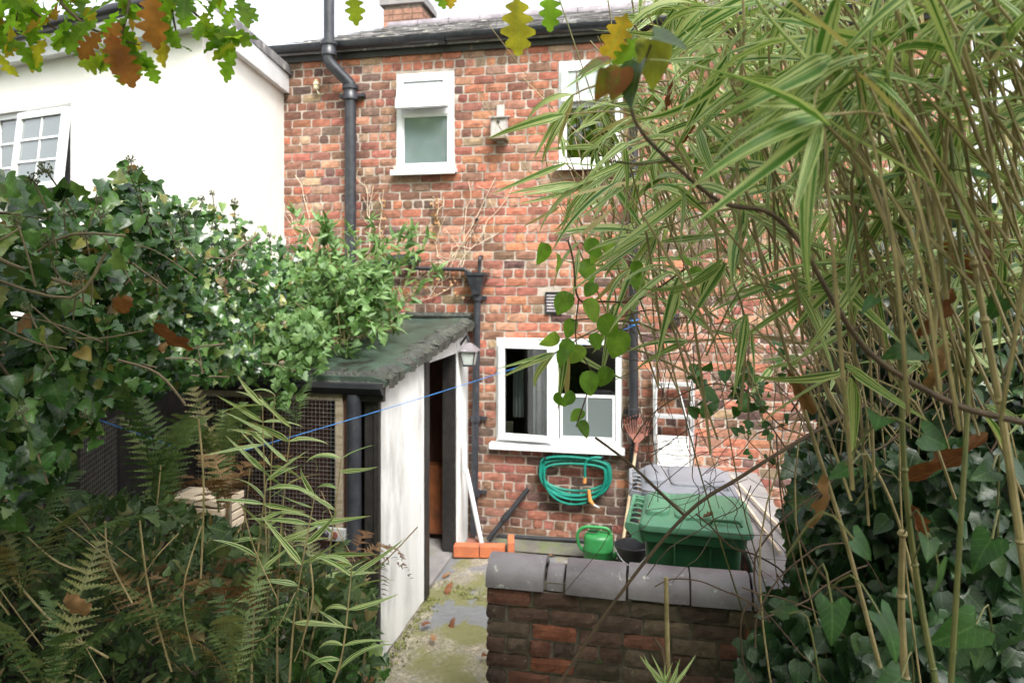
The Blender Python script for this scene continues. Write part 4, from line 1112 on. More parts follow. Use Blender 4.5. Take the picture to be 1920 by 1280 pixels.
# ============================================================ slab topped wall by the bins
sw = thing('slab_topped_wall', 'low side wall topped with grey concrete slabs beside the bins', 'wall', (.7, -1.3, 0))
b = MB(); b.box(.60, .86, -2.66, -.02, -.05, .715); b.build('core', 'dmortar', sw)
for k in range(4):
    b = MB(); b.box(.565, .895, -2.68 + k * .664, -2.68 + k * .664 + .655, .717, .77 + uni(-.004, .004)); b.build('slab', 'concrete', sw, bevel=.008)
for r_ in range(9):
    y = -2.66 + (.11 if r_ % 2 else 0)
    while y < -.1:
        b = MB(); cc = random.choice(DP); b.box(.588, .7, y, y + .22, r_ * .08, r_ * .08 + .068, col=cc); b.build('brick', 'dbrick', sw); y += .232
for k, (pa, pb) in enumerate((((1356, 886), (1462, 1035)), ((1372, 893), (1475, 1003)))):
    a, c_ = onZ(pa[0], pa[1], .80), onZ(pb[0], pb[1], .80)
    b = MB(); b.tube([a, c_], .011, 8); tag(b.build('white_pole', 'pale_wood', smooth=True), ('thin pale pole lying along the slab topped wall, nearer the bins', 'thin pale pole lying along the slab topped wall, nearer the bricks')[k], 'pole')

# ============================================================ wheelie bins
def rrect(hx, hy, z, r=.05, n=4, cx=0.0):
    out = []
    for sx, sy, a0 in ((1, 1, 0), (-1, 1, 90), (-1, -1, 180), (1, -1, 270)):
        for k in range(n + 1):
            a = R(a0 + 90 * k / n); out.append(Vector((cx + sx * (hx - r) + r * math.cos(a), sy * (hy - r) + r * math.sin(a), z)))
    return out
def wheelie_bin(label, loc, rz, body, lid):
    t = thing('wheelie_bin', label, 'wheelie bin', loc, rz, 'wheelie bins by the low wall'); t.scale = (.82, 1.0, 1.045)
    b = MB(); b.loft([rrect(.24, .20, .05, .05), rrect(.25, .21, .07, .05), rrect(.30, .245, .55, .05), rrect(.335, .27, .93, .05)])
    bd = b.build('body', body, t, smooth=True, local=True)
    b = MB(); b.loft([rrect(.345, .28, .885, .055), rrect(.362, .295, .895, .055), rrect(.368, .30, .945, .055), rrect(.35, .285, .95, .05)]); b.build('rim', body, bd, smooth=True, local=True)
    for x in (-.12, .12):
        b = MB(); b.box(x - .006, x + .006, -.305, -.25, .60, .885); b.build('rib', body, bd, local=True)
    b = MB(); b.loft([rrect(.385, .312, .952, .06, cx=.02), rrect(.388, .315, .962, .06, cx=.02), rrect(.382, .31, .985, .06, cx=.02), rrect(.36, .285, 1.0, .07, cx=.02), rrect(.30, .235, 1.008, .07, cx=.02)])
    ld = b.build('lid', lid, t, smooth=True, local=True)
    b = MB(); b.loft([rrect(.235, .235, .998, .06, cx=.11), rrect(.23, .23, 1.022, .06, cx=.11), rrect(.205, .205, 1.033, .06, cx=.11)]); b.build('raised_panel', lid, ld, smooth=True, local=True)
    b = MB(); b.loft([rrect(.085, .20, .998, .05, cx=-.245), rrect(.08, .195, 1.03, .05, cx=-.245), rrect(.055, .17, 1.045, .05, cx=-.245)]); b.build('hinge_hump', lid, ld, smooth=True, local=True)
    b = MB(); b.tube(curve([(.33, -.255, 1.0), (.30, -.262, 1.028), (.2, -.262, 1.03), (.14, -.262, 1.028), (.12, -.255, 1.0)], 4), .008, 8); b.build('lid_handle', body, ld, smooth=True, local=True)
    b = MB()
    for s in (-1, 1):
        b.add([(-.33, s * .275, .87), (-.33, s * .275, .97), (-.455, s * .275, .985), (-.465, s * .275, .95), (-.40, s * .275, .90)] + [(-.33, s * .255, .87), (-.33, s * .255, .97), (-.455, s * .255, .985), (-.465, s * .255, .95), (-.40, s * .255, .90)],
              [(0, 1, 2, 3, 4), (9, 8, 7, 6, 5)] + [(i, 5 + i, 5 + (i + 1) % 5, (i + 1) % 5) for i in range(5)])
    b.tube([(-.45, -.28, .968), (-.45, .28, .968)], .016, 10)
    hd = b.build('handle', lid, t, smooth=True, local=True)
    for k in range(5):
        y = -.19 + k * .095; b = MB(); b.tube(curve([(-.45, y, .968), (-.41, y, .985), (-.35, y, .975)], 3), .006, 6); b.build('rib', lid, hd, smooth=True, local=True)
    for s in (-1, 1):
        b = MB(); b.lathe([(.05, -.022), (.095, -.022), (.1, -.012), (.1, .012), (.095, .022), (.05, .022)], (0, 0, 0), 18, Matrix.Translation((-.27, s * .235, .1)) @ Matrix.Rotation(R(90), 4, 'X')); b.build('wheel', 'black_plastic', t, smooth=True, local=True)
    b = MB(); b.tube([(-.27, -.24, .1), (-.27, .24, .1)], .012, 8); b.build('axle', 'black_iron', t, local=True)
    return t
wheelie_bin('green wheelie bin with faded green lid behind the low wall', (.235, -2.07, 0.012), R(-3), 'green_bin', 'green_lid')
wheelie_bin('grey wheelie bin behind the green one', (.215, -1.40, 0.012), R(2), 'grey_bin', 'grey_bin')

# ============================================================ watering can
w0 = onZ(1122, 1062, 0)
wc = thing('watering_can', 'bright green plastic watering can on the yard by the rake', 'watering can', (w0.x, w0.y, .012))
def oval(rx, ry, z, n=20): return [Vector((rx * math.cos(2 * PI * k / n), ry * math.sin(2 * PI * k / n), z)) for k in range(n)]
b = MB(); b.loft([oval(.115, .095, 0), oval(.125, .105, .01), oval(.125, .105, .13), oval(.131, .11, .138), oval(.131, .11, .15), oval(.125, .105, .158), oval(.125, .105, .24), oval(.115, .095, .262), oval(.09, .075, .275)])
b.build('body', 'can_green', wc, smooth=True, local=True)
b = MB(); b.lathe([(.05, .270), (.052, .288), (.045, .288), (.043, .272)], (-.045, 0, 0), 16); b.build('filler_rim', 'can_green', wc, smooth=True, local=True)
b = MB(); b.lathe([(.042, .2765), (.042, .2775)], (-.045, 0, 0), 16); b.build('opening_dark_disc', 'black_plastic', wc, local=True)  # black disc painted in place of the dark inside the can
b = MB(); b.tube(curve([(-.12, 0, .11), (-.165, 0, .16), (-.18, 0, .25), (-.13, 0, .315), (-.02, 0, .325), (.08, 0, .315), (.11, 0, .25)], 5), .014, 10); b.build('handle', 'can_green', wc, smooth=True, local=True)
b = MB(); b.tube([(.115, 0, .07), (.2, .02, .15), (.33, .04, .285)], [.026, .018, .012], 10); sp2 = b.build('spout', 'can_green', wc, smooth=True, local=True)
b = MB(); b.lathe([(.014, 0), (.038, .03), (.038, .038), (.0, .042)], (0, 0, 0), 14, Matrix.Translation((.325, .04, .28)) @ Matrix.Rotation(R(45), 4, 'Y')); b.build('rose', 'can_green', sp2, smooth=True, local=True)

# black bucket
k0 = onZ(1186, 1085, 0)
bk_ = thing('bucket', 'black plastic bucket between the watering can and the green bin', 'bucket', (k0.x, k0.y, .012))
b = MB(); b.lathe([(.10, 0), (.105, .005), (.135, .25), (.147, .255), (.147, .275), (.136, .278), (.13, .26), (.1, .012)], (0, 0, 0), 24); b.build('body', 'black_plastic', bk_, smooth=True, local=True)
b = MB(); b.tube([Vector((.146 * math.cos(R(a)), .146 * math.sin(R(a)), .262 - .11 * math.sin(R(a + 180)) ** 2)) for a in range(180, 361, 15)], .004, 6); b.build('handle', 'ladder_alu', bk_, smooth=True, local=True)

# ============================================================ leaf rake
h0, h1 = onZ(1161, 1066, .01), at(1192, 845, 6.12)
rk = thing('leaf_rake', 'rusty fan rake leaning head up on the house wall, wooden handle', 'rake', h0)
b = MB(); b.tube([h0, h1], .014, 10); b.build('handle', 'pole_wood', rk, smooth=True)
dr_ = (h1 - h0).normalized(); hx = RT
b = MB(); b.tube([h1 - dr_ * .02, h1 + dr_ * .06, h1 + dr_ * .1], [.018, .016, .01], 10)
nb_ = dr_.cross(hx).normalized()
b.add([h1 + dr_ * .07 - hx * .02 - nb_ * .004, h1 + dr_ * .07 + hx * .02 - nb_ * .004, h1 + dr_ * .15 + hx * .085 - nb_ * .004, h1 + dr_ * .15 - hx * .085 - nb_ * .004, h1 + dr_ * .07 - hx * .02 + nb_ * .004, h1 + dr_ * .07 + hx * .02 + nb_ * .004, h1 + dr_ * .15 + hx * .085 + nb_ * .004, h1 + dr_ * .15 - hx * .085 + nb_ * .004],
      [(0, 1, 2, 3), (7, 6, 5, 4), (0, 4, 5, 1), (1, 5, 6, 2), (2, 6, 7, 3), (3, 7, 4, 0)])
b.build('head', 'rust', rk)
for k in range(13):
    a = (k - 6) / 6; p0 = h1 + dr_ * .13 + hx * (.075 * a); p1 = h1 + dr_ * (.29 - .05 * a * a) + hx * (.135 * a); p2 = p1 + dr_ * .03 - nb_ * .02 + hx * .008 * a; p3 = p2 - nb_ * .03 - dr_ * .005
    b = MB(); b.tube(curve([p0, (p0 + p1) / 2, p1, p2, p3], 3), .0048, 6); b.build('tine', 'rust', rk, smooth=True)

# ============================================================ aluminium step ladder leaning by the wall
def L(px, py, Y): return onY(px, py, Y)
sl = thing('step_ladder', 'folded aluminium step ladder standing against the wall behind the bins', 'step ladder', (onY(1265, 800, -.2).x, -.25, 0))
xa, xb = onY(1226, 780, -.22).x, onY(1302, 780, -.22).x
ztop = onY(1262, 690, -.08).z
for k, x in enumerate((xa, xb)):
    b = MB(); b.bar((x + (.02 if k == 0 else -.03), -.30, 0.01), (x - (.0 if k == 0 else .015), -.07, ztop), .022, .045); b.build('rail', 'ladder_alu', sl, bevel=.002)
    b = MB(); b.bar((x + (.03 if k == 0 else -.02), -.16, 0.01), (x + .005, -.035, ztop - .12), .018, .03); b.build('rear_leg', 'ladder_alu', sl)
def ly(z): return -.30 + .23 * z / ztop
for py in (722, 782, 935, 990):
    zz = onY(1262, py, -.2).z
    if zz < .1: continue
    b = MB(); b.box(xa + .015, xb - .03, ly(zz) - .05, ly(zz) + .03, zz - .018, zz + .012); b.build('tread', 'ladder_alu', sl, bevel=.002)
zb0, zb1 = onY(1262, 874, -.25).z, onY(1262, 818, -.25).z
b = MB(); Mb = Matrix.Translation((xa + .03, ly(zb0) - .075, zb0)) @ Matrix.Rotation(R(-8), 4, 'X'); b.box(0, xb - xa - .075, 0, .03, 0, zb1 - zb0, Mb)
pl = b.build('platform', 'white_board', sl, bevel=.004)
for k in range(6):
    b = MB(); b.box(.006, xb - xa - .081, -.004, .001, .03 + k * .037, .036 + k * .037, Mb); b.build('rib', 'ladder_alu', pl)
zh = onY(1250, 728, -.2).z
b = MB(); hxa, hxb = xa + .02, xa + .22; b.tube(curve([(hxa, ly(zb1) - .03, zb1), (hxa, ly(zh) - .035, zh - .05), (hxa + .04, ly(zh) - .035, zh), (hxb - .04, ly(zh) - .035, zh), (hxb, ly(zh) - .035, zh - .05), (xb - .035, ly(zb1) - .03, zb1)], 5), .011, 8); b.build('hoop', 'ladder_alu', sl, smooth=True)
b = MB(); b.bar((xb - .02, -.24, zb1 + .25), (xb - .01, -.10, zb1 - .15), .008, .014); b.build('brace', 'ladder_alu', sl)

# ============================================================ garden hose
hc = onY(1078, 892, -.06)
hs = thing('garden_hose', 'coiled teal garden hose hanging on the wall under the kitchen window', 'hose', (hc.x, -.05, hc.z - .25))
b = MB()
hw = .31
def loop(k, w, top, bot, dy):
    pts = []
    for j in range(25):
        a = 2 * PI * j / 24
        x = w * math.sin(a); c_ = math.cos(a)
        z_ = top * (1 - .25 * (x / w) ** 2 * .5) if c_ > 0 else 0
        zz = (top * max(c_, 0) ** .35 if c_ > 0 else -bot * (-c_) ** .8)
        pts.append(Vector((hc.x + x * (1 - .12 * (c_ < 0) * abs(c_)), -.045 - dy + .012 * math.sin(a * 2 + k), hc.z + zz + .012 * math.sin(a + k * 2.1))))
    return pts
for k in range(6):
    b.tube(curve(loop(k, hw + uni(-.025, .02), .165 + uni(-.03, .03), .14 + k * .018 + uni(-.02, .02), .012 * k % .06), 2), .0115, 8)
b.tube(curve(loop(9, hw - .03, .12, .25, .05), 2), .0115, 8)
coil = b.build('coil', 'hose', hs, smooth=True)
b = MB(); e0, e1 = onY(1098, 865, -.10), onY(1097, 895, -.11); b.tube(curve([onY(1130, 858, -.1), onY(1112, 858, -.11), e0 + Vector((0, 0, -.01)), e1], 5), .0115, 8); b.build('loose_end', 'hose', hs, smooth=True)
b = MB(); b.tube([e1, onY(1096, 905, -.11)], .016, 10); b.build('connector', 'brass', hs, smooth=True)
b = MB(); n0, n1, n2 = onY(1104, 918, -.11), onY(1106, 938, -.11), onY(1113, 946, -.12)
b.tube([n0, n0 * .4 + n1 * .6, n1, n2], [.014, .017, .02, .013], 10); nz = b.build('nozzle', 'brass', hs, smooth=True)
b = MB(); b.tube([n2, onY(1124, 952, -.13)], [.012, .007], 8); b.build('nozzle_tip', 'ladder_alu', nz, smooth=True)
for px in (1025, 1132):
    b = MB(); q = onY(px, 856, 0); b.tube([q + Vector((0, .02, 0)), q + Vector((0, -.11, .0)), q + Vector((0, -.12, .03))], .009, 8); b.build('hook', 'black_iron', hs, smooth=True)

# ============================================================ pipes and drain at the wall foot
p0, p1 = onY(859, 800, -.12), onY(860, 884, -.16)
b = MB(); q1_ = onZ(904, 1024, .06)
b.tube([Vector((XS + .045, -.34, .98)), Vector((XS + .045, -.34, .745))], .021, 10); b.tube(curve([Vector((XS + .045, -.34, .75)), Vector((XS + .05, -.34, .72)), Vector((XS + .07, -.33, .68)), q1_], 6), .021, 10)
tag(b.build('white_waste_pipe', 'upvc', smooth=True), 'white plastic waste pipe slanting down beside the shed doorway', 'pipe')
a, c_ = onZ(915, 1012, .08), onY(990, 916, -.05)
b = MB(); b.tube([a, c_], .024, 10); md2 = (a * .55 + c_ * .45); dd = (c_ - a).normalized(); b.tube([md2 - dd * .03, md2 + dd * .03], .034, 10); b.tube([md2 - dd * .045, md2 - dd * .035], .04, 10)
tag(b.build('leaning_pipe', 'black_plastic', smooth=True), 'black plastic pipe with a clip leaning on the wall under the hose', 'pipe')
b = MB(); a, c_ = onY(941, 1006, -.10), onY(1110, 1014, -.10); b.tube(curve([onZ(927, 1024, .03), a + Vector((-.03, -.02, -.03)), a, a * .5 + c_ * .5, c_, Vector((rx, -.10, c_.z - .01))], 5), .022, 10)
tag(b.build('floor_pipe', 'black_plastic', smooth=True), 'black pipe running along the foot of the house wall', 'pipe')
d0, d1 = onZ(850, 1048, 0), onZ(948, 1050, 0)
ds = thing('drain_surround', 'two orange bricks edging the drain beside the shed door', 'drain', ((d0.x + d1.x) / 2, d0.y, 0))
dv = Vector((d1.x - d0.x, d1.y - d0.y, 0)); ln_ = dv.length; dv.normalize(); ang = math.atan2(dv.y, dv.x)
for k in range(2):
    b = MB(); Mk = Matrix.Translation(Vector((d0.x, d0.y, .015)) + dv * (k * ln_ / 2)) @ Matrix.Rotation(ang, 4, 'Z'); b.box(0, ln_ / 2 - .006, 0, .10, 0, .10, Mk); b.build('brick', 'orange_brick', ds, bevel=.006)
b = MB(); dq = Vector((d0.x, d0.y, 0)) + Vector((.02, .12, 0)); b.box(dq.x, dq.x + ln_ - .04, dq.y, -.02, -.0, .02); b.build('gully', 'dmortar', ds)
b = MB(); b.tube([(dq.x + .04, dq.y + .12, .06), (dq.x + .16, dq.y + .14, .05)], .045, 12); b.build('pipe_end', 'rust', ds, smooth=True)
pb_ = onZ(958, 1045, 0)
b = MB(); b.box(-.03, .03, -.1, .11, .01, .17, Matrix.Translation(pb_) @ Matrix.Rotation(R(12), 4, 'Z')); tag(b.build('edging_brick', 'orange_brick', bevel=.008), 'single worn brick set on edge at the drain corner', 'brick')
b = MB()
ya_, yb_ = -.30, -.012
b.add([(XS + .25, ya_, .02), (.55, ya_, .02), (.55, yb_, .02), (XS + .25, yb_, .02), (XS + .25, yb_, .07), (.55, yb_, .07), (XS + .25, ya_ + .1, .05), (.55, ya_ + .1, .05)], [(0, 1, 7, 6), (6, 7, 5, 4)])
struct(b.build('wall_footing', 'damp_concrete'))

# clothes line, held up by a thin stake among the ferns
a, c_ = Vector((rx - .01, -.13, onY(1190, 612, -.12).z)), at(430, 852, 3.2)
b = MB(); pts = [a + (c_ - a) * (k / 20) + UP * (-.03 * 4 * (k / 20) * (1 - k / 20)) for k in range(21)]
b.tube(pts, .0022, 6)
cl = b.build('clothes_line', 'rope', smooth=True); tag(cl, 'thin blue clothes line strung from the right rain pipe across the shed', 'clothes line')
b = MB(); b.tube([Vector((rx + .047 * math.cos(t_ * .6), -.08 + .047 * math.sin(t_ * .6), a.z + .004 * t_ - .02)) for t_ in range(24)], .005, 6); k_ = b.build('knot', 'rope', smooth=True); k_.parent = cl
b = MB(); b.tube([Vector((c_.x, c_.y, .0)), Vector((c_.x, c_.y, c_.z + .03))], .011, 8); tag(b.build('stake', 'old_wood', smooth=True), 'thin wooden stake among the ferns at the end of the blue line', 'stake')
b = MB(); a, c_ = at(185, 787, 3.25), at(330, 838, 3.75); b.tube([a, c_], .0035, 6); tag(b.build('blue_string', 'rope', smooth=True), 'short blue string in front of the left mesh panel', 'string')

# fallen leaves on the path and yard
FL = [(790, 1182, 'dry leaf on the wet patch of the path beside the white shed wall'), (810, 1197, 'largest brown leaf on the path, a step from the shed wall'), (852, 1163, 'small pale leaf in the middle of the path'), (903, 1240, 'orange leaf on the path against the low brick wall'),
      (822, 1077, 'pinkish leaf lying in the shed doorway'), (846, 1098, 'small dark leaf on the mossy path before the doorway'), (985, 1030, 'golden leaf standing on the yard behind the first coping tile'), (1006, 1036, 'pale narrow leaf on the yard left of the watering can'),
      (1030, 1046, 'broad brown leaf on the yard behind the broken coping tile'), (1062, 1028, 'brown leaf at the left foot of the watering can')]
for px, py, lab in FL:
    p = onZ(px, py, .0)
    if p.x < XS + .06: p.x = XS + .08
    o = bpy.data.objects.new('fallen_leaf', leafmesh('curl' if random.random() < .6 else 'oak', random.randrange(2), 'dead')); C.objects.link(o)
    o.matrix_basis = Matrix.Translation(p + UP * .03) @ Matrix.Rotation(uni(0, 6.3), 4, 'Z') @ Matrix.Rotation(uni(-.25, .25), 4, 'X') @ Matrix.Scale(uni(.07, .1), 4)
    tag(o, lab, 'leaf', 'fallen leaves on the yard')

# ============================================================ foliage
def lerp_tab(tab, x):
    if x <= tab[0][0]: return tab[0][1]
    for (a, b_), (c_, d_) in zip(tab, tab[1:]):
        if x <= c_: return b_ + (d_ - b_) * (x - a) / (c_ - a)
    return tab[-1][1]

# --- ivy covered fence at the left
TOPY = [(-250, 330), (0, 345), (60, 372), (110, 400), (170, 392), (235, 340), (270, 352), (330, 400), (420, 425), (500, 458), (560, 500), (640, 560)]
BOTY = [(-250, 1050), (0, 980), (90, 930), (170, 770), (260, 730), (330, 722), (430, 705), (520, 690), (640, 680)]
DEP = [(-250, 1.35), (0, 1.7), (150, 2.05), (300, 2.75), (420, 3.6), (520, 4.6), (640, 5.6)]
ivy = thing('ivy_hedge', 'dense flowering ivy covering the fence at the left', 'ivy', at(250, 900, 2.5) * 1.0)
ivy.location.z = .8; OFF[ivy.name] = Vector(ivy.location)
items = []
while len(items) < 6200:
    px = uni(-250, 640); yt, yb = lerp_tab(TOPY, px), lerp_tab(BOTY, px)
    v = random.random(); py = yt + (yb - yt) * v
    if v < .06: py -= uni(0, 1) ** 2 * 45
    if random.random() > .45 + .55 * (px > 100): continue
    d0 = lerp_tab(DEP, px)
    thick = uni(0, 1) ** 1.5 * .5
    rnd = .35 * max(0, (.22 - v) / .22) ** 2
    lump = .14 * math.sin(px * .021 + py * .013) + .09 * math.sin(px * .05 - py * .037)
    d = d0 * (1 + .02 * lump) + thick + rnd + lump * .8
    p = at(px, py, d) + rv(.012)
    sz = (.028 + .062 * random.random() ** 1.2) * (.92 if px < 300 else .82)
    out = (-FW * .8 + RT * .5 + UP * .55 + rv(.45))
    t = (RT * uni(-.7, .7) - UP * uni(.1, 1.0) - FW * .35 + rv(.25))
    items.append(('ivy', p, frame(t, out), sz))
leaves(ivy, items, 300, 'leaf', 'leaf_mass', 'ivy')
# sprigs that stand out above the hedge with berry heads
def berry_mesh():
    b = MB()
    for k in range(34):
        v = rv(1).normalized(); c_ = v * .85; s = .17
        vs = [c_ + Vector(q) * s for q in ((1, 0, 0), (-1, 0, 0), (0, 1, 0), (0, -1, 0), (0, 0, 1), (0, 0, -1))]
        b.add(vs, [(0, 2, 4), (2, 1, 4), (1, 3, 4), (3, 0, 4), (2, 0, 5), (1, 2, 5), (3, 1, 5), (0, 3, 5)])
        b.bar((0, 0, -.3), c_, .05)
    return b
bo = berry_mesh().build('berry_head', 'berry', ivy, local=True); bm_ = bo.data
SPR = [(85, 318, 1.75), (60, 335, 1.75), (245, 298, 2.5), (262, 318, 2.55), (240, 320, 2.5), (185, 372, 2.2), (150, 515, 1.95), (50, 575, 1.7), (145, 540, 1.9), (345, 400, 3.0), (378, 372, 3.3), (398, 362, 3.4), (440, 378, 3.8), (400, 388, 3.5), (190, 400, 2.3), (270, 395, 2.6), (160, 440, 2.0), (90, 450, 1.8),
       (310, 420, 2.7), (330, 470, 2.8), (290, 520, 2.7), (370, 650, 3.0), (350, 640, 3.0), (40, 770, 1.7), (160, 775, 2.0), (120, 400, 2.0), (470, 455, 4.2), (505, 440, 4.4), (455, 440, 4.0), (30, 410, 1.7), (215, 560, 2.2), (420, 470, 3.6)]
first = True; st = MB(); it2 = []
for px, py, d in SPR:
    p = at(px, py, d - .08)
    o = bo if first else bo.copy()
    if not first: C.objects.link(o)
    first = False
    o.parent = ivy; s = uni(.014, .021)
    o.matrix_basis = Matrix.Translation(p - OFF[ivy.name]) @ Matrix.Rotation(uni(0, 6), 4, 'Z') @ Matrix.Scale(s, 4)
    q = p + Vector((uni(-.04, .04), uni(.0, .06), -uni(.1, .2)))
    st.tube(curve([p, (p + q) / 2 + rv(.008), q], 3), .0022, 5)
    for k in range(4):
        c_ = p + (q - p) * uni(.3, 1); it2.append(('ivy', c_, frame(rv(1) - FW * .3, UP + rv(.5) - FW * .5), uni(.035, .06)))
for k in range(46):
    px = uni(-50, 560); d0 = lerp_tab(DEP, px) - .02; py = lerp_tab(TOPY, px) + uni(20, 330)
    p = at(px, py, d0); q = p + RT * uni(-.25, .25) + UP * uni(-.2, .2) + FW * .1
    st.tube(curve([p, (p + q) / 2 + rv(.03), q], 4), uni(.002, .005), 6)
st.build('stems', 'stem_wood', ivy, smooth=True, kind='stuff')
leaves(ivy, it2, 0, 'leaf', 'sprig_leaves', 'ivy')
# the timber fence the ivy grows on
fn0, fn1 = at(-330, 600, 1.75), at(560, 600, 5.6)
fe = thing('board_fence', 'dark timber fence hidden under the ivy', 'fence', (fn0.x, fn0.y, .3))
L_ = (Vector((fn1.x, fn1.y, 0)) - Vector((fn0.x, fn0.y, 0)))
off_ = Vector((-.42, .1, 0))
for k in range(30):
    a = Vector((fn0.x, fn0.y, 0)) + L_ * (k / 30) + off_; b = MB(); c_ = a + L_ * (.94 / 30)
    nn = Vector((-L_.y, L_.x, 0)).normalized() * .01
    b.add([a - nn, c_ - nn, c_ - nn + UP * 2.25, a - nn + UP * 2.25, a + nn, c_ + nn, c_ + nn + UP * 2.25, a + nn + UP * 2.25], [(0, 1, 2, 3), (7, 6, 5, 4), (0, 4, 5, 1), (2, 6, 7, 3), (1, 5, 6, 2), (0, 3, 7, 4)])
    b.build('board', 'black_wood', fe)

# --- pale green shrub growing over the shed roof
shb = thing('buddleia_shrub', 'loose light green shrub sprouting over the shed roof', 'shrub', (-2.35, -1.4, 1.95))
stem_b = MB(); items = []
for k in range(84):
    base = Vector((uni(-2.75, -2.15), uni(-1.9, -.35), 2.0))
    tx, ty = random.choice([(uni(540, 640), uni(395, 520)), (uni(640, 830), uni(400, 560)), (uni(600, 760), uni(520, 640)), (uni(480, 620), uni(470, 600)), (uni(420, 700), uni(560, 690))])
    tip = at(tx, ty, proj(base)[2] - uni(.0, .35))
    mid = base * .45 + tip * .55 + UP * uni(.03, .14)
    pts = curve([base, mid, tip], 8)
    stem_b.tube(pts, [.005 - .004 * i / len(pts) for i in range(len(pts))], 5)
    for i in range(3, len(pts)):
        tg = (pts[i] - pts[i - 1]).normalized()
        for s in range(3):
            t = tg * .5 + rv(.6) + UP * .1
            items.append(('lance', pts[i] + rv(.008), frame(t, UP * .6 - FW * .6 + rv(.4)), uni(.07, .125)))
for k in range(1000):
    px = uni(400, 740); py = uni(500, 690) - 40 * math.exp(-((px - 620) / 80) ** 2)
    if py < 470 + abs(px - 600) * .3: continue
    p = at(px, py, uni(4.6, 5.7))
    if p.z < rz_(p.y) + .03 and p.x > XLs and p.y > YF: continue
    if p.x > -1.95: continue
    items.append((random.choice(['lance', 'ivy', 'heart']), p, frame(rv(1) - UP * .2, UP * .6 - FW * .7 + rv(.4)), uni(.04, .075)))
for k in range(900):
    px = uni(400, 610); py = uni(590, 712) - (px - 500) * .12
    p = at(px, py, uni(4.25, 5.0))
    if p.y > YF - .03 and p.z < rz_(max(p.y, YF)) + .02: continue
    items.append((random.choice(['ivy', 'ivy', 'lance']), p, frame(rv(.6) - UP * .6, UP * .6 - FW * .7 + rv(.4)), uni(.035, .075)))
for k in range(40):                       # sprig spilling over the eave
    items.append(('heart', at(random.gauss(528, 14), uni(690, 765), 4.15 + uni(0, .1)), frame(rv(.6) - UP * .7, -FW + rv(.4)), uni(.04, .07)))
stem_b.build('stems', 'stem_tan', shb, smooth=True, kind='stuff')
leaves(shb, items, 260, 'leaf', 'leaf_mass', 'shrub')

# --- dry climber twigs on the brick wall
dc = thing('dry_climber', 'leafless tan climber twigs spread on the brick wall above the shed', 'climber', onY(850, 520, -.03))
b = MB(); items = []
for (a, c_) in (((800, 560), (935, 330)), ((830, 520), (905, 400)), ((870, 500), (880, 345)), ((815, 480), (830, 365)), ((720, 560), (715, 370)), ((700, 420), (670, 315)), ((535, 400), (600, 490)), ((690, 480), (700, 350)), ((850, 470), (940, 440)), ((770, 520), (860, 480)), ((590, 470), (560, 330)), ((860, 500), (960, 350)), ((840, 540), (700, 600))):
    p, q = onY(*a, -.03), onY(*c_, -.03); n = 7
    pts = [p + (q - p) * (i / n) + Vector((uni(-.03, .03), uni(-.015, .01), uni(-.03, .03))) for i in range(n + 1)]
    b.tube(curve(pts, 3), .0035, 5)
    for i in range(1, n):
        r_ = pts[i] + Vector((uni(-.15, .15), -.01, uni(.02, .2))); b.tube([pts[i], (pts[i] + r_) / 2 + rv(.012), r_], .002, 4)
for (px, ya, yb) in ((717, 365, 500), (822, 370, 450)):
    for k in range(44): items.append(('heart', onY(px + uni(-6, 6) - (k * .25 if px > 800 else 0), uni(ya, yb), -.05), frame(rv(1), -FW + rv(.5)), uni(.02, .035)))
for k in range(70): items.append(('heart', onY(uni(740, 880), uni(500, 560), -.05), frame(rv(1), -FW + rv(.5)), uni(.018, .035)))
b.build('twigs', 'pale_wood', dc, smooth=True, kind='stuff')
leaves(dc, items, 0, 'leaf', 'dry_leaves', 'drytan')

# --- ferns
def frond_mesh(n=24, arch=1.0, droop=.6, wid=.14, mat='fern', ragged=0.0):
    V, T, L = [], [], []
    y = z = 0.0; pts = []
    for i in range(n + 1):
        t = i / n; a = arch * .6 - (arch * .6 + droop) * t
        pts.append((y, z, a)); y += math.cos(a) / n; z += math.sin(a) / n
    def tri(a, b_, c_, v):
        o = len(V); V.extend([a, b_, c_]); L.extend([(1, v, 0)] * 3); T.append((o, o + 1, o + 2))
    for i in range(n):
        y0, z0, a0 = pts[i]; y1_, z1_, _ = pts[i + 1]; r_ = .006 * (1 - i / n) + .0015
        tri((-r_, y0, z0), (r_, y0, z0), (0, y1_, z1_), .2)
        t = i / n
        if t < .12: continue
        ln = wid * math.sin(PI * min(1, (t - .06) * 1.02)) ** .7 * (1 - .35 * t) + .012
        for s in (-1, 1):
            if ragged and random.random() < ragged: continue
            m_ = 6; sw = .35 + uni(-.1, .1); dz_ = uni(-.1, .02) - ragged * uni(0, .8)
            for k in range(m_):
                u0, u1 = k / m_, (k + 1) / m_; w0, w1 = .016 * (1 - u0) + .003, .016 * (1 - u1) + .001
                def P(u, w): return (s * ln * u, y0 + ln * u * sw + w, z0 + ln * u * dz_ - .25 * ln * u * u)
                tri(P(u0, -w0), P(u1, 0), P(u0 + .35 / m_, w0 * 1.35), t); tri(P(u0, -w0 * 1.3), P(u1, -w1), P(u1, w1), t)
    return tri_mesh('frond', V, T, L, mat)
FR = [frond_mesh(24, 1.0, .7, ragged=.08), frond_mesh(26, 1.3, .9, .115, ragged=.12), frond_mesh(21, .7, .35, .155, ragged=.1), frond_mesh(22, .9, 1.2, .125, ragged=.2)]
DFR = [frond_mesh(20, .9, 1.8, .13, 'deadfern', .35), frond_mesh(18, 1.2, 2.2, .11, 'deadfern', .3)]
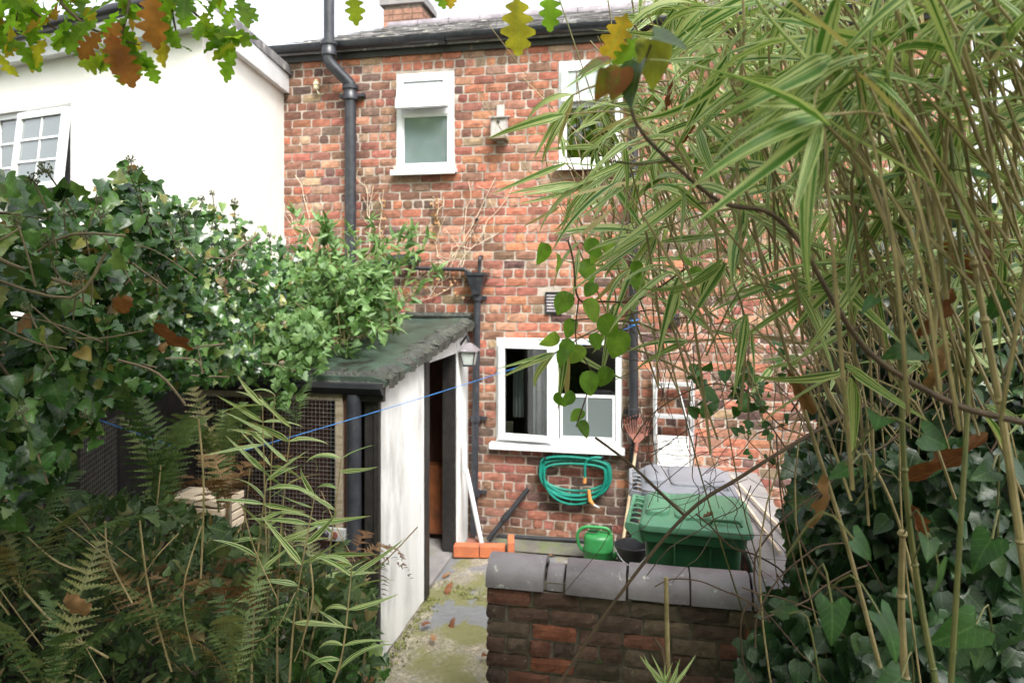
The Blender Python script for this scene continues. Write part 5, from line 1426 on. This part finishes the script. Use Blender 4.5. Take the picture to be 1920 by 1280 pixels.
def fern(label, px, py, d, n, ln, up=1.0, dead=False, spread=1.0, lean=None):
    base = at(px, py, d); t = thing('fern', label, 'fern', base, 0, 'ferns in the foreground bed')
    for k in range(n):
        a = 2 * PI * k / n + uni(-.4, .4)
        dirh = Vector((math.cos(a), math.sin(a), 0)) * spread
        tt = dirh + UP * (up + uni(-.2, .3)) + (lean or Vector())
        o = bpy.data.objects.new('frond', random.choice(DFR if dead else FR)); C.objects.link(o); o.parent = t
        tt.normalize()
        hn = (UP - tt * tt.z) + Vector((0, 0, .001)); hn = hn - dirh * .5
        o.matrix_basis = (frame(tt, hn + rv(.15))).to_4x4() @ Matrix.Scale(ln * uni(.75, 1.15), 4)
    return t
fern('tall green fern in front of the left mesh panel', 300, 1010, 2.5, 7, .6, 2.4, spread=.8)
fern('green fern with browning tips before the mesh door', 410, 960, 2.9, 8, .55, 2.0)
fern('dead rust brown fern drooping in front of the mesh door', 425, 975, 2.55, 9, .42, 1.6, True)
fern('dead brown fern in the middle of the fern bed', 440, 1180, 2.2, 10, .36, 1.8, True)
fern('dark green fern at the lower left corner of the bed', 90, 1330, 1.7, 7, .42, 1.3)
fern('spreading fern under the ivy at the left edge', 40, 1120, 1.9, 6, .42, .7)
fern('bright fern low in the middle of the bed', 330, 1230, 2.2, 7, .4, .9)
fern('fern beside the young bamboo, near the bottom edge', 440, 1310, 2.0, 7, .42, 1.2)
fern('small fern hanging by the top of the mesh door', 560, 800, 3.2, 5, .24, .6, lean=RT * -.6 + UP * .3)
fern('fern with narrow fronds below the slatted crate', 200, 1150, 2.4, 6, .42, 1.1)
fern('withered fern leaning over the white shed wall', 655, 1075, 2.9, 7, .34, .8, True, lean=RT * .8)
fern('fern at the foot of the black corner post', 600, 1180, 2.6, 7, .42, 1.0)
fern('broken brown fern left of the young bamboo', 350, 1150, 2.3, 6, .38, .8, True)

# --- undergrowth that fills the bed
ug = MB().add([(0, 0, 0), (.01, 0, 0), (0, .01, 0)], [(0, 1, 2)])
und = bpy.data.objects.new('undergrowth', None)
items = []
for k in range(9000):
    px = uni(-80, 700); py = 1400 - (1400 - (930 + 170 * max(0, (px - 300) / 400))) * random.random() ** .8; d = uni(2.2, 3.9)
    p = at(px, py, d)
    if p.x > XS - .05 and p.y > YF - .4: continue
    if p.y > YF - .1: continue
    items.append((random.choice(['lance', 'heart', 'lance', 'ivy']), p, frame(rv(1) + UP * .3, UP + rv(.6) - FW * .4), uni(.025, .065)))
def stuff_leaves(name, items, mat, label, cat):
    tmp = thing('tmp', 'x', 'x', (0, 0, 0)); leaves(tmp, items, 0, 'leaf', name, mat)
    o = tmp.children[0]; o.parent = None; OFF.pop(tmp.name, None); bpy.data.objects.remove(tmp)
    o['kind'] = 'stuff'; o['label'] = label; o['category'] = cat
    return o
stuff_leaves('undergrowth', items, 'under', 'tangled low undergrowth filling the bed at the lower left', 'undergrowth')

b = MB()
for k in range(46):
    px = uni(0, 690); p = at(px, uni(1050, 1330), uni(1.8, 2.9)); a = R(uni(20, 160)); q = p + (RT * math.cos(a) + UP * math.sin(a)) * uni(.15, .5)
    b.tube(curve([p, (p + q) / 2 + rv(.02), q], 4), uni(.0012, .003), 5)
dk = b.build('dry_stalks', 'stem_tan', smooth=True, kind='stuff'); dk['label'] = 'dry tan stalks criss-crossing the fern bed'; dk['category'] = 'stalks'
# ivy clump at the shed corner foot
ic = thing('ivy_clump', 'fresh green ivy clump at the foot of the black shed corner', 'ivy', at(620, 1290, 2.7))
items = []
for k in range(420):
    px = random.gauss(625, 50); py = uni(1130 + abs(px - 625) * .9, 1400)
    if px > 725: continue
    items.append(('ivy', at(px, py, uni(2.4, 2.9)), frame(-UP * .7 + rv(.5) - FW * .4, -FW * .8 + UP * .6 + rv(.35)), uni(.04, .075)))
leaves(ic, items, 120, 'leaf', 'leaf_mass', 'ivy')
b = MB(); hd = berry_mesh()
o = bo.copy(); C.objects.link(o); o.parent = ic; o.matrix_basis = Matrix.Translation(at(687, 1190, 2.5) - OFF[ic.name]) @ Matrix.Scale(.026, 4)

# --- bamboo
def bamboo_spray(items, p, n, size, tdir=None, sp=.7):
    for k in range(n):
        t = (tdir or Vector()) + RT * uni(-1, .65) * sp + UP * uni(-.75, .3) * sp - FW * uni(-.3, .5)
        items.append(('bamboo', p + rv(.012), frame(t, UP * .8 - FW * .6 + rv(.5)), size * uni(.7, 1.2)))
yb_ = thing('young_bamboo', 'young striped bamboo growing up among the ferns', 'bamboo', at(500, 1300, 2.3))
items = []
for (bx_, by_, tx, ty, d) in ((500, 1320, 492, 760, 2.35), (520, 1320, 545, 800, 2.3), (470, 1320, 500, 900, 2.2), (560, 1300, 640, 860, 2.4), (540, 1320, 590, 930, 2.2), (510, 1330, 515, 740, 2.5), (600, 1330, 660, 1060, 2.2)):
    p, q = at(bx_, by_, d), at(tx, ty, d)
    pts = curve([p, (p + q) / 2 + rv(.02), q], 6)
    b = MB(); b.tube(pts, [.0045 - .003 * i / len(pts) for i in range(len(pts))], 6); b.build('culm', 'stem_tan', yb_, smooth=True)
    for i in range(5, len(pts)):
        for s in range(random.choice((1, 2))):
            t = RT * random.choice((-1, 1)) * uni(.5, 1) + UP * uni(-.15, .75) - FW * uni(-.3, .4)
            items.append(('bamboo', pts[i], frame(t, UP * .7 - FW * .5 + rv(.4)), uni(.13, .21)))
leaves(yb_, items, 200, 'leaf', 'leaf_mass', 'bamboo')

bam = thing('bamboo_clump', 'large striped leaf bamboo clump filling the right side', 'bamboo', at(1720, 1500, 2.2))
LEFT = [(-150, 1150), (0, 1190), (100, 1165), (200, 1085), (300, 1015), (380, 990), (450, 1060), (520, 1150), (620, 1230), (700, 1400), (780, 1520), (900, 1640)]
items = []; twb = MB(); twg = MB()
def add_twig(p, src, r_=.0022, tgt=None):
    mid = (p + src) / 2 + UP * uni(.0, .1) + rv(.02)
    (tgt or twb).tube(curve([src, mid, p], 4), [r_ * 1.4] * 5 + [r_] * 4, 5)
npl = 0
while npl < 470:
    py = uni(-140, 780); xl = lerp_tab(LEFT, py)
    px = xl + (2050 - xl) * random.random() ** .95
    if py > 330 and random.random() < .45 + .35 * (py > 520): continue
    d = uni(1.15, 2.9) if px > xl + 120 else uni(1.9, 2.6)
    if px > 1500 and py < 250 and random.random() < .5: d = uni(.85, 1.4)
    p = at(px, py, d)
    bamboo_spray(items, p, random.choice((2, 3, 4, 5)), uni(.15, .25), sp=.9)
    src = p + RT * uni(.05, .3) - UP * uni(.18, .5) + FW * uni(-.1, .2)
    add_twig(p, src); npl += 1
# named sprays that stand clear of the mass at its left edge
for (px, py, d, dirs) in ((1040, 662, 2.0, ((-1, -.42), (-.75, -.85), (-.95, -.3))), (1060, 655, 2.0, ((.9, -.65), (.05, -1), (-.1, -1), (-.35, -1))), (1150, 572, 2.0, ((1, -.1), (-.15, -1), (.0, -1), (-.2, -.95))),
                          (1090, 345, 1.9, ((-1, -.35), (-.9, -.7), (-.95, -.1))), (1130, 335, 1.9, ((-.8, -.55), (-.6, -.9), (-.7, -.2))), (1075, 178, 1.9, ((-1, -.05), (-.55, -1), (-.3, -1))), (1060, 215, 1.9, ((-1, -.3), (-.5, -1))),
                          (1180, 300, 1.7, ((-1, -.6), (-.5, -1), (-.9, -.85))), (1235, 430, 1.8, ((-.6, -.9), (-.3, -1), (-.9, -.6))), (1290, 640, 1.9, ((-1, -.4), (-.9, .1))), (1330, 620, 1.8, ((-.6, .7), (1, -.2)))):
    p = at(px, py, d)
    for dx, dz in dirs:
        items.append(('bamboo', p, frame(RT * dx + UP * dz * .8 - FW * uni(-.1, .3), UP * .5 - FW + rv(.25)), uni(.17, .24)))
    src = p + RT * uni(.25, .4) + UP * uni(-.1, .1)
    add_twig(p, src, .0025)
leaves(bam, items, 300, 'leaf', 'leaf_mass', 'bamboo')
# culms
CU = [([(1765, 1330), (1720, 1100), (1692, 880), (1683, 560), (1690, 300), (1676, -60)], 1.3, .0062, 'stem_green'), ([(1775, 1330), (1803, 1000), (1816, 700), (1800, 480), (1775, 200), (1730, -60)], 1.2, .0052, 'stem_green'),
      ([(1702, 1330), (1694, 1150), (1688, 1000)], 1.35, .0085, 'stem_tan'), ([(1650, 1250), (1590, 1010), (1520, 800), (1450, 560), (1390, 300), (1370, 120)], 1.6, .0055, 'stem_tan'),
      ([(1930, 1130), (1880, 800), (1845, 600), (1822, 480)], 1.1, .0072, 'stem_tan'), ([(1760, 1300), (1690, 980), (1590, 800), (1450, 570), (1320, 400)], 1.9, .0045, 'stem_tan'),
      ([(1392, 520), (1384, 250), (1390, 60), (1385, -60)], 1.25, .0035, 'stem_tan'), ([(1640, 900), (1632, 600), (1622, 330), (1640, 180)], 1.5, .0035, 'stem_tan'), ([(1770, 560), (1740, 300), (1700, 100), (1660, -40)], 1.05, .0045, 'stem_tan'), ([(1750, 640), (1775, 300), (1790, 60), (1788, -60)], 1.15, .004, 'stem_tan')]
def culm(pts, r_, mt):
    b = MB(); b.tube(pts, [r_ * (1 - .4 * i / len(pts)) for i in range(len(pts))], 8)
    for i in range(2, len(pts), 4):
        tg = (pts[i] - pts[i - 1]).normalized(); b.tube([pts[i] - tg * .006, pts[i], pts[i] + tg * .006], [r_ * .8, r_ * 1.22, r_ * .8], 8)
    b.build('culm', mt, bam, smooth=True)
for q, d, r_, mt in CU: culm(curve([at(x + uni(-5, 5), y, d + uni(-.02, .02)) for x, y in q], 5), r_, mt)
for k in range(28):
    bx_ = uni(1450, 2000); d = uni(1.8, 3.3); top = bx_ - uni(-80, 480)
    p, q = at(bx_, 1450, d), at(top, uni(-120, 260), d + uni(-.2, .2))
    c1, c2 = p * .66 + q * .34 + RT * uni(-.12, .16), p * .33 + q * .67 + RT * uni(-.06, .14)
    culm(curve([p, c1, c2, q], 6), uni(.002, .004), 'stem_tan' if random.random() < .6 else 'stem_green')
for k in range(330):                     # thin dry side shoots
    py = uni(230, 860); xl = lerp_tab(LEFT, py - 60) + 70
    px = uni(xl, min(1820, xl + 560)); d = uni(2.0, 3.7)
    a = R(uni(40, 125)); ln = uni(.2, .65)
    p = at(px, py, d); q = p + (RT * math.cos(a) * -1 + UP * math.sin(a)) * ln + FW * uni(-.1, .1)
    twb.tube(curve([p, (p + q) / 2 + rv(.025), q], 3), uni(.0011, .0026), 4)
twb.build('side_shoots', 'stem_tan', bam, smooth=True, kind='stuff')
for k in range(80):                     # dark wiry runners
    py = uni(560, 960); px = uni(1190, 1560); d = uni(1.9, 3.0); p = at(px, py, d); pts = [p]
    a = uni(0, 6.3)
    for i in range(5): a += uni(-.6, .6); pts.append(pts[-1] + (RT * math.cos(a) + UP * math.sin(a)) * uni(.04, .12) + FW * uni(-.03, .03))
    twg.tube(curve(pts, 3), uni(.0009, .0018), 4)
twg.build('wiry_runners', 'stem_dark', bam, smooth=True, kind='stuff')

# --- ivy bank at the lower right, shade put into its leaf colour
ib = thing('ivy_bank', 'dark green ivy bank under the bamboo at the lower right, shade added in its colour', 'ivy', at(1720, 1500, 2.4))
LB = [(380, 1640), (480, 1560), (620, 1530), (800, 1510), (900, 1480), (1000, 1475), (1080, 1480), (1180, 1420), (1300, 1380)]
items = []
while len(items) < 6000:
    py = uni(380, 1420); xl = lerp_tab(LB, py) + 20 * math.sin(py * .05); px = xl + (2080 - xl) * random.random()
    if py < 600 and random.random() < .1 + .45 * (py < 470): continue
    d = 2.35 + .9 * random.random() ** 1.3 - .45 * min(1, max(0, (px - xl) / 300)) + (.45 if py < 850 else 0)
    items.append(('ivy', at(px, py, d) + rv(.01), frame(-UP * uni(.3, 1) + RT * uni(-.7, .6) - FW * .3 + rv(.2), -FW * .8 + UP * .55 - RT * .2 + rv(.4)), uni(.05, .095)))
leaves(ib, items, 280, 'leaf', 'leaf_mass', 'ivy_shaded')
b = MB()
for k in range(60):
    py = uni(500, 1300); xl = lerp_tab(LB, py); p = at(uni(xl - 40, 1950), py, uni(2.0, 2.6)); pts = [p]; a = uni(.8, 2.6)
    for i in range(5): a += uni(-.5, .5); pts.append(pts[-1] + (RT * math.cos(a) + UP * math.sin(a)) * uni(.05, .14))
    b.tube(curve(pts, 3), uni(.0015, .0035), 5)
b.build('stems', 'stem_dark', ib, smooth=True, kind='stuff')
# added dark boards behind the ivy, standing in for deep shade
sc0, sc1 = at(1545, 900, 3.45), at(2200, 900, 3.0)
ts = thing('shade_backing', 'added dark backing boards behind the ivy bank, in place of deep shade', 'fence', (sc0.x, sc0.y, .3))
for k in range(14):
    a = sc0 + (sc1 - sc0) * (k / 14); c_ = sc0 + (sc1 - sc0) * ((k + .95) / 14); a.z = c_.z = .2
    b = MB(); b.bar((a + c_) / 2, (a + c_) / 2 + UP * (2.2 + min(k, 4) * .09 + uni(-.05, .05)), (c_ - a).length, .02, up=FW); b.build('board', 'black_wood', ts)

# --- bindweed with big leaves low right
bw = thing('bindweed', 'broad leaved bindweed climbing canes at the lower right', 'bindweed', at(1760, 1400, 1.2))
BL = [(1830, 1170, .28), (1650, 1150, .22), (1560, 1130, .2), (1480, 1150, .16), (1760, 1060, .2), (1600, 1010, .16), (1690, 1270, .2), (1860, 1010, .2), (1740, 1010, .13), (1650, 780, .16), (1720, 650, .2), (1760, 690, .14), (1880, 560, .14), (1850, 700, .15), (1730, 815, .16), (1640, 560, .1), (1620, 345, .1), (1825, 325, .11), (1800, 100, .11), (1880, 20, .28), (1655, 360, .08), (1400, 320, .08), (1700, 920, .13), (1860, 880, .14), (1590, 880, .11), (1450, 540, .08)]
items = []; b = MB()
for px, py, s in BL:
    d = uni(1.0, 1.35); p = at(px, py, d); t = RT * uni(-1, 1) - UP * uni(-.1, .8) - FW * uni(-.2, .4)
    items.append(('arrow', p, frame(t, UP * .9 - FW * .7 + rv(.35)), s * .33))
    b.tube(curve([p, p - t.normalized() * .05 + FW * .03, p - t.normalized() * .1 - UP * .12 + FW * .08], 3), .0018, 5)
b.build('stalks', 'stem_green', bw, smooth=True, kind='stuff')
leaves(bw, items, 60, 'leaf', 'leaf_mass', 'bind')

# --- round leaved vine hanging in front of the kitchen window
vn = thing('hanging_vine', 'fresh green round leaved vine hanging in front of the kitchen window', 'vine', at(1080, 700, 1.9))
b = MB(); items = []
VP = [(1290, 500), (1200, 560), (1130, 565), (1085, 560), (1075, 490), (1065, 450)]
b.tube(curve([at(x, y, 1.9) for x, y in VP], 5), .003, 6)
VP2 = [(1085, 560), (1080, 640), (1110, 700), (1100, 740), (1080, 800)]
b.tube(curve([at(x, y, 1.9) for x, y in VP2], 5), .0022, 6)
b.build('stem', 'stem_dark', vn, smooth=True)
VL = [(1020, 455, .07), (1045, 475, .05), (1100, 450, .06), (1090, 490, .07), (1068, 548, .075), (1115, 530, .06), (1100, 560, .07), (1130, 590, .08), (1045, 625, .06), (1080, 600, .06), (1075, 640, .06), (1110, 625, .055), (1095, 650, .07), (1170, 620, .09), (1100, 695, .07), (1075, 735, .055), (1145, 690, .07), (1045, 735, .05), (1095, 770, .05), (1180, 510, .07), (1140, 450, .06), (1125, 470, .05), (1065, 655, .06), (1085, 790, .05), (1190, 490, .05), (1270, 480, .06), (1310, 500, .06)]
for px, py, s in VL:
    t = -UP * uni(.2, 1) + RT * uni(-.9, .9) - FW * .2
    items.append(('ovate', at(px, py, 1.9 + uni(-.12, .12)), frame(t, -FW * .8 + UP * .5 + rv(.45)), s * uni(.8, 1.0)))
leaves(vn, items, 60, 'leaf', 'leaf_mass', 'round')
for k in range(60):
    pass
# small bright leaves speckled through the runners
sl_ = [( 'heart', at(uni(1380, 1480), uni(640, 880), uni(2.2, 2.8)), frame(rv(1), -FW + rv(.4)), uni(.02, .04)) for k in range(40)]
sl_ += [('heart', at(uni(1290, 1440), uni(690, 780), uni(2.3, 2.7)), frame(rv(1), -FW + rv(.4)), uni(.04, .07)) for k in range(26)]
leaves(vn, sl_, 40, 'leaf', 'leaf_mass', 'bind')

# --- bramble stem with coloured leaves
br = thing('bramble_stem', 'dark arching stem with red and yellow leaves across the bamboo', 'bramble', at(1920, 795, 1.0))
BS = [(1990, 815, 1.0), (1920, 792, 1.0), (1800, 762, 1.0), (1690, 705, 1.0), (1620, 650, 1.0), (1560, 560, .98), (1500, 455, .97), (1440, 398, .96), (1350, 378, .95), (1255, 300, .93), (1205, 250, .92), (1183, 200, .92), (1195, 150, .92), (1220, 85, .92)]
b = MB(); pts = curve([at(*q) for q in BS], 5); b.tube(pts, [.0052 - .0034 * i / len(pts) for i in range(len(pts))], 8); b.build('stem', 'stem_dark', br, smooth=True)
b = MB(); b.tube(curve([at(1255, 300, .93), at(1200, 308, .93), at(1150, 302, .95)], 4), .0016, 6); b.build('side_twig', 'stem_dark', br, smooth=True); b = MB(); b.tube(curve([at(1348, 378, .95), at(1310, 382, .96)], 3), .0016, 6); b.build('side_twig', 'stem_dark', br, smooth=True)
items = [('heart', at(1145, 115, .92), frame(RT * -1 - UP * .35, UP + RT * -.2 - FW * .5), .055, 'red_leaf'), ('heart', at(1140, 135, .92), frame(RT * -.25 - UP, -FW + RT * .6), .04, 'red_leaf'),
         ('heart', at(1165, 128, .92), frame(RT * -.3 - UP, -FW - RT * .3), .045, 'red_leaf'), ('heart', at(1222, 75, .92), frame(RT * .15 - UP, -FW + RT * .2), .062, 'yellow_leaf'),
         ('heart', at(1225, 68, .9), frame(RT * 1 - UP * .25, UP * .8 - FW * .8), .05, 'darkgreen_leaf'), ('heart', at(1200, 120, .91), frame(RT * -.35 - UP, -FW * .5 - RT * .9), .06, 'darkgreen_leaf')]
leaves(br, items, 10, 'leaf', 'leaf_mass', 'red_leaf')

# --- bare forked stem in front of the low wall
bs = thing('bare_forked_stem', 'bare brown forked stem crossing in front of the bins', 'stem', at(1040, 1300, 1.7))
b = MB(); b.tube(curve([at(1030, 1310, 1.7), at(1150, 1130, 1.7), at(1285, 965, 1.7), at(1390, 893, 1.72), at(1500, 825, 1.75), at(1620, 760, 1.8)], 5), [.0042] * 10 + [.0048] * 16, 8); b.build('main_stem', 'stem_dark', bs, smooth=True)
b = MB(); b.tube(curve([at(1284, 966, 1.7), at(1240, 925, 1.69), at(1180, 868, 1.68), at(1116, 820, 1.66)], 5), [.004] * 8 + [.0032] * 8, 8); b.build('fork', 'stem_dark', bs, smooth=True)
b = MB(); b.tube(curve([at(1175, 845, 1.9), at(1230, 770, 1.9), at(1330, 720, 1.9), at(1420, 740, 1.9)], 5), .0018, 6); b.build('side_twig', 'stem_dark', bs, smooth=True); b = MB(); b.tube(curve([at(1180, 750, 1.9), at(1165, 800, 1.9), at(1200, 850, 1.9), at(1260, 830, 1.9)], 5), .0014, 6); b.build('side_twig', 'stem_dark', bs, smooth=True)

# --- pot with cut cane at the bottom edge
pt = at(1245, 1335, 2.1)
pot = thing('flower_pot', 'cream flower pot with a cut cane and pale grass at the bottom edge', 'flower pot', (pt.x, pt.y, pt.z - .25))
b = MB(); b.lathe([(.055, 0), (.085, .24), (.095, .245), (.095, .275), (.086, .275), (.08, .25), (.07, .23)], (0, 0, 0), 20); b.build('pot', 'cream_ceramic', pot, smooth=True, local=True)
b = MB(); b.tube([at(1254, 1310, 2.1), at(1250, 1150, 2.1), at(1249, 1082, 2.1)], [.008, .0072, .0066], 10); b.build('cut_cane', 'stem_tan', pot, smooth=True)
b = MB(); b.tube([at(1262, 1310, 2.1), at(1240, 1215, 2.1), at(1226, 1194, 2.1)], [.008, .007, .004], 8); b.build('broken_cane', 'stem_dark', pot, smooth=True)
items = [('bamboo', at(1250 + uni(-15, 15), 1285, 2.08), frame(RT * uni(-.7, .7) + UP * uni(.5, 1), -FW + rv(.3)), uni(.06, .12)) for k in range(9)]
leaves(pot, items, 9, 'blade', 'blades', 'bamboo')

# --- dead oak leaves caught in the plants
DL = [(250, 560, 1.9, .1, 'brown oak leaf hanging in the ivy, upper of a pair'), (285, 600, 1.9, .11, 'pale curled oak leaf hanging in the ivy, lower of a pair'), (125, 1110, 1.7, .085, 'rusty dead leaf among the dark ferns at the lower left'),
      (1545, 890, 1.4, .14, 'long curled brown leaf hanging at the left edge of the ivy bank'), (1475, 690, 1.5, .10, 'tan curled leaf caught left of the canes at mid height'), (1775, 640, 1.2, .10, 'orange brown leaf folded round the green cane'), (1785, 540, 1.25, .10, 'rust leaf hanging just above the folded orange one'),
      (1850, 810, 1.5, .18, 'large dark brown leaf behind the canes at the right edge'), (1750, 450, 1.6, .17, 'big dull brown leaf caught high between the canes'), (1850, 430, 1.5, .11, 'pale tan leaf hanging near the right edge'), (1620, 450, 1.9, .12, 'dark leaf caught in the thick of the bamboo'),
      (1300, 230, 1.8, .07, 'small red brown leaf in the bamboo right of the upper window'), (1262, 150, 1.6, .06, 'small orange leaf hanging under the yellow bramble leaf'), (1700, 940, 1.6, .12, 'brown leaf lying on the ivy bank behind the bindweed'),
      (1205, 908, 4.4, .08, 'dry leaf lying on the grey bin lid'), (1275, 960, 3.9, .06, 'dry leaf lying on the green bin lid')]
for i, (px, py, d, s, lab) in enumerate(DL):
    o = bpy.data.objects.new('dead_leaf', leafmesh('curl', random.randrange(3), 'dead')); C.objects.link(o)
    t = -UP * uni(.4, 1) + RT * uni(-.7, .7)
    if i == 0: t = RT * -1 - UP * .55
    if i == 1: t = RT * .35 - UP
    p = at(px, py, d)
    if i == 14: p = Vector((-.02, -1.5, 1.095)); t = Vector((1, .2, 0))
    if i == 15: p = Vector((.28, -2.3, 1.09)); t = Vector((1, -.1, 0))
    o.matrix_basis = Matrix.Translation(p) @ (frame(t, (UP if i > 13 else -FW) + rv(.4)).to_4x4() @ Matrix.Diagonal((s * (.5 if 2 < i < 14 else 1), s, s, 1)))
    tag(o, lab, 'leaf', 'dead leaves caught in the plants' if i < 14 else 'dry leaves on the bin lids')

# --- oak tree behind the camera, its branches hang into the top of the view
oak = thing('oak_tree', 'oak tree whose leafy branches hang in at the top left', 'tree', (-2.6, -9.2, .7))
b = MB(); tk = Vector((-2.6, -9.2, .7))
b.tube(curve([tk, tk + Vector((.05, .05, 1.4)), tk + Vector((.0, .1, 3.2)), tk + Vector((.15, .2, 5.2))], 5), [.34, .3, .28, .27, .26, .25, .24, .23, .22, .21, .2, .19, .17, .15, .13, .12], 14); b.build('trunk', 'bark', oak, smooth=True)
limbs = [((.05, .1, 2.6), (-.2, 2.0, 3.6), at(-60, -160, 1.7)), ((.05, .1, 2.9), (1.0, 2.2, 3.9), at(330, -190, 1.6)), ((.1, .15, 3.4), (2.6, 2.5, 4.2), at(960, -260, 1.5)), ((.1, .15, 3.9), (3.5, .5, 5.2), Vector((2.2, -8.0, 6.4))), ((.1, .15, 4.2), (-1.8, .8, 5.4), Vector((-5, -8.0, 6.6))), ((.1, .2, 4.6), (.6, 1.8, 5.8), Vector((-1.6, -6.4, 7.2)))]
ends = []
for a, m_, e in limbs:
    b = MB(); pts = curve([tk + Vector(a), tk + Vector(m_), e], 7); b.tube(pts, [.075 - .065 * i / len(pts) for i in range(len(pts))], 8); b.build('branch', 'bark', oak, smooth=True); ends.append(e)
items = []
OB = [  # twigs: from px,py,d through ... ; leaves along them
    [(-60, -160, 1.7), (-20, -40, 1.55), (60, 20, 1.5), (110, 60, 1.5)], [(-60, -160, 1.7), (-40, 20, 1.5), (0, 90, 1.45)], [(330, -190, 1.6), (120, -40, 1.5), (150, 40, 1.45), (230, 75, 1.45), (262, 85, 1.45)],
    [(330, -190, 1.6), (260, -60, 1.5), (235, 40, 1.45), (215, 110, 1.45)], [(330, -190, 1.6), (330, -50, 1.5), (360, 20, 1.5), (420, 60, 1.5), (455, 80, 1.5)], [(330, -190, 1.6), (420, -60, 1.5), (450, 10, 1.5)], [(330, -190, 1.6), (200, -60, 1.5), (60, -20, 1.5), (30, 40, 1.5)], [(330, -190, 1.6), (320, -20, 1.5), (330, 60, 1.5)]]
for tw in OB:
    P = curve([at(*q) for q in tw], 6)
    b = MB(); b.tube(P, [.005 - .0036 * i / len(P) for i in range(len(P))], 6); b.build('twig', 'stem_dark', oak, smooth=True)
    for i in range(4, len(P)):
        for s in range(random.choice((1, 1, 2))):
            t = RT * uni(-1, 1) - UP * uni(.0, 1.1) + FW * uni(-.5, .5)
            items.append(('oak', P[i] + rv(.015), frame(t, UP * .5 - FW * .7 + rv(.5)), uni(.045, .085)))
for px, py, s, tx, mt in ((968, -8, .115, .05, 'oak'), (1028, -22, .08, .1, 'oak'), (662, -18, .065, .1, 'oak'), (845, -22, .04, 0, 'oak'), (1175, 25, .1, -.4, 'oak'), (1195, 70, .08, -.6, 'oak'), (820, -30, .05, .3, 'oak'), (208, 62, .085, .25, 'oak_brown'), (190, 60, .07, -.9, 'oak_brown'), (222, 80, .09, .3, 'oak_brown'), (283, -10, .1, .05, 'oak_brown'), (225, 40, .06, -.5, 'oak_brown')):
    items.append(('oak', at(px, py, 1.35), frame(-UP + RT * tx, -FW + RT * .2 + UP * .1), s, mt))
for (px, py) in ((968, -8), (1028, -22), (662, -18), (845, -22)):
    P = curve([at(px, py, 1.35), at(px + 20, py - 120, 1.4), at(960, -260, 1.5)], 4); b = MB(); b.tube(P, .0016, 5); b.build('twig', 'stem_dark', oak, smooth=True)
leaves(oak, items, 220, 'leaf', 'leaf_mass', 'oak')
can = []
for k in range(10500):
    a = uni(0, 2 * PI); r_ = math.sqrt(random.random())
    p = Vector((-.6 + 6.4 * r_ * math.cos(a), -8.7 + 3.4 * r_ * math.sin(a), uni(3.9, 7.4)))
    if p.y < -8.2: p.z -= uni(0, 2.6)
    if p.y > (-5.7 if p.x < -.4 else -6.3): continue
    can.append(('oak', p, frame(rv(1), UP + rv(.6)), uni(.16, .34)))
leaves(oak, can, 0, 'leaf', 'shade_crown', 'oak')  # unseen leaves, spread and density shaped to shade the foreground

# moss and tiny weeds along the path's edges and on its steps
items = []
for k in range(1500):
    q = random.random()
    if q < .4: p = Vector((XS + abs(random.gauss(0, .05)) + .01, uni(-2.6, y1 + .1), .0))
    elif q < .7: p = Vector((GX0 - abs(random.gauss(0, .08)), uni(-3.2, -1.8), .0))
    else:
        x = uni(XS + .05, GX0 + .1); p = Vector((x, -1.62 - .35 * x + random.gauss(0, .035), 0))
    p.z = .006 - (.022 if p.y + .35 * p.x < -1.62 else 0) - (.015 if p.y + .2 * p.x < -2.35 else 0)
    items.append(('heart', p, frame(rv(1) + UP * .4, UP + rv(.5)), uni(.008, .02)))
stuff_leaves('moss', items, 'moss', 'yellow green moss along the edges of the path', 'moss')
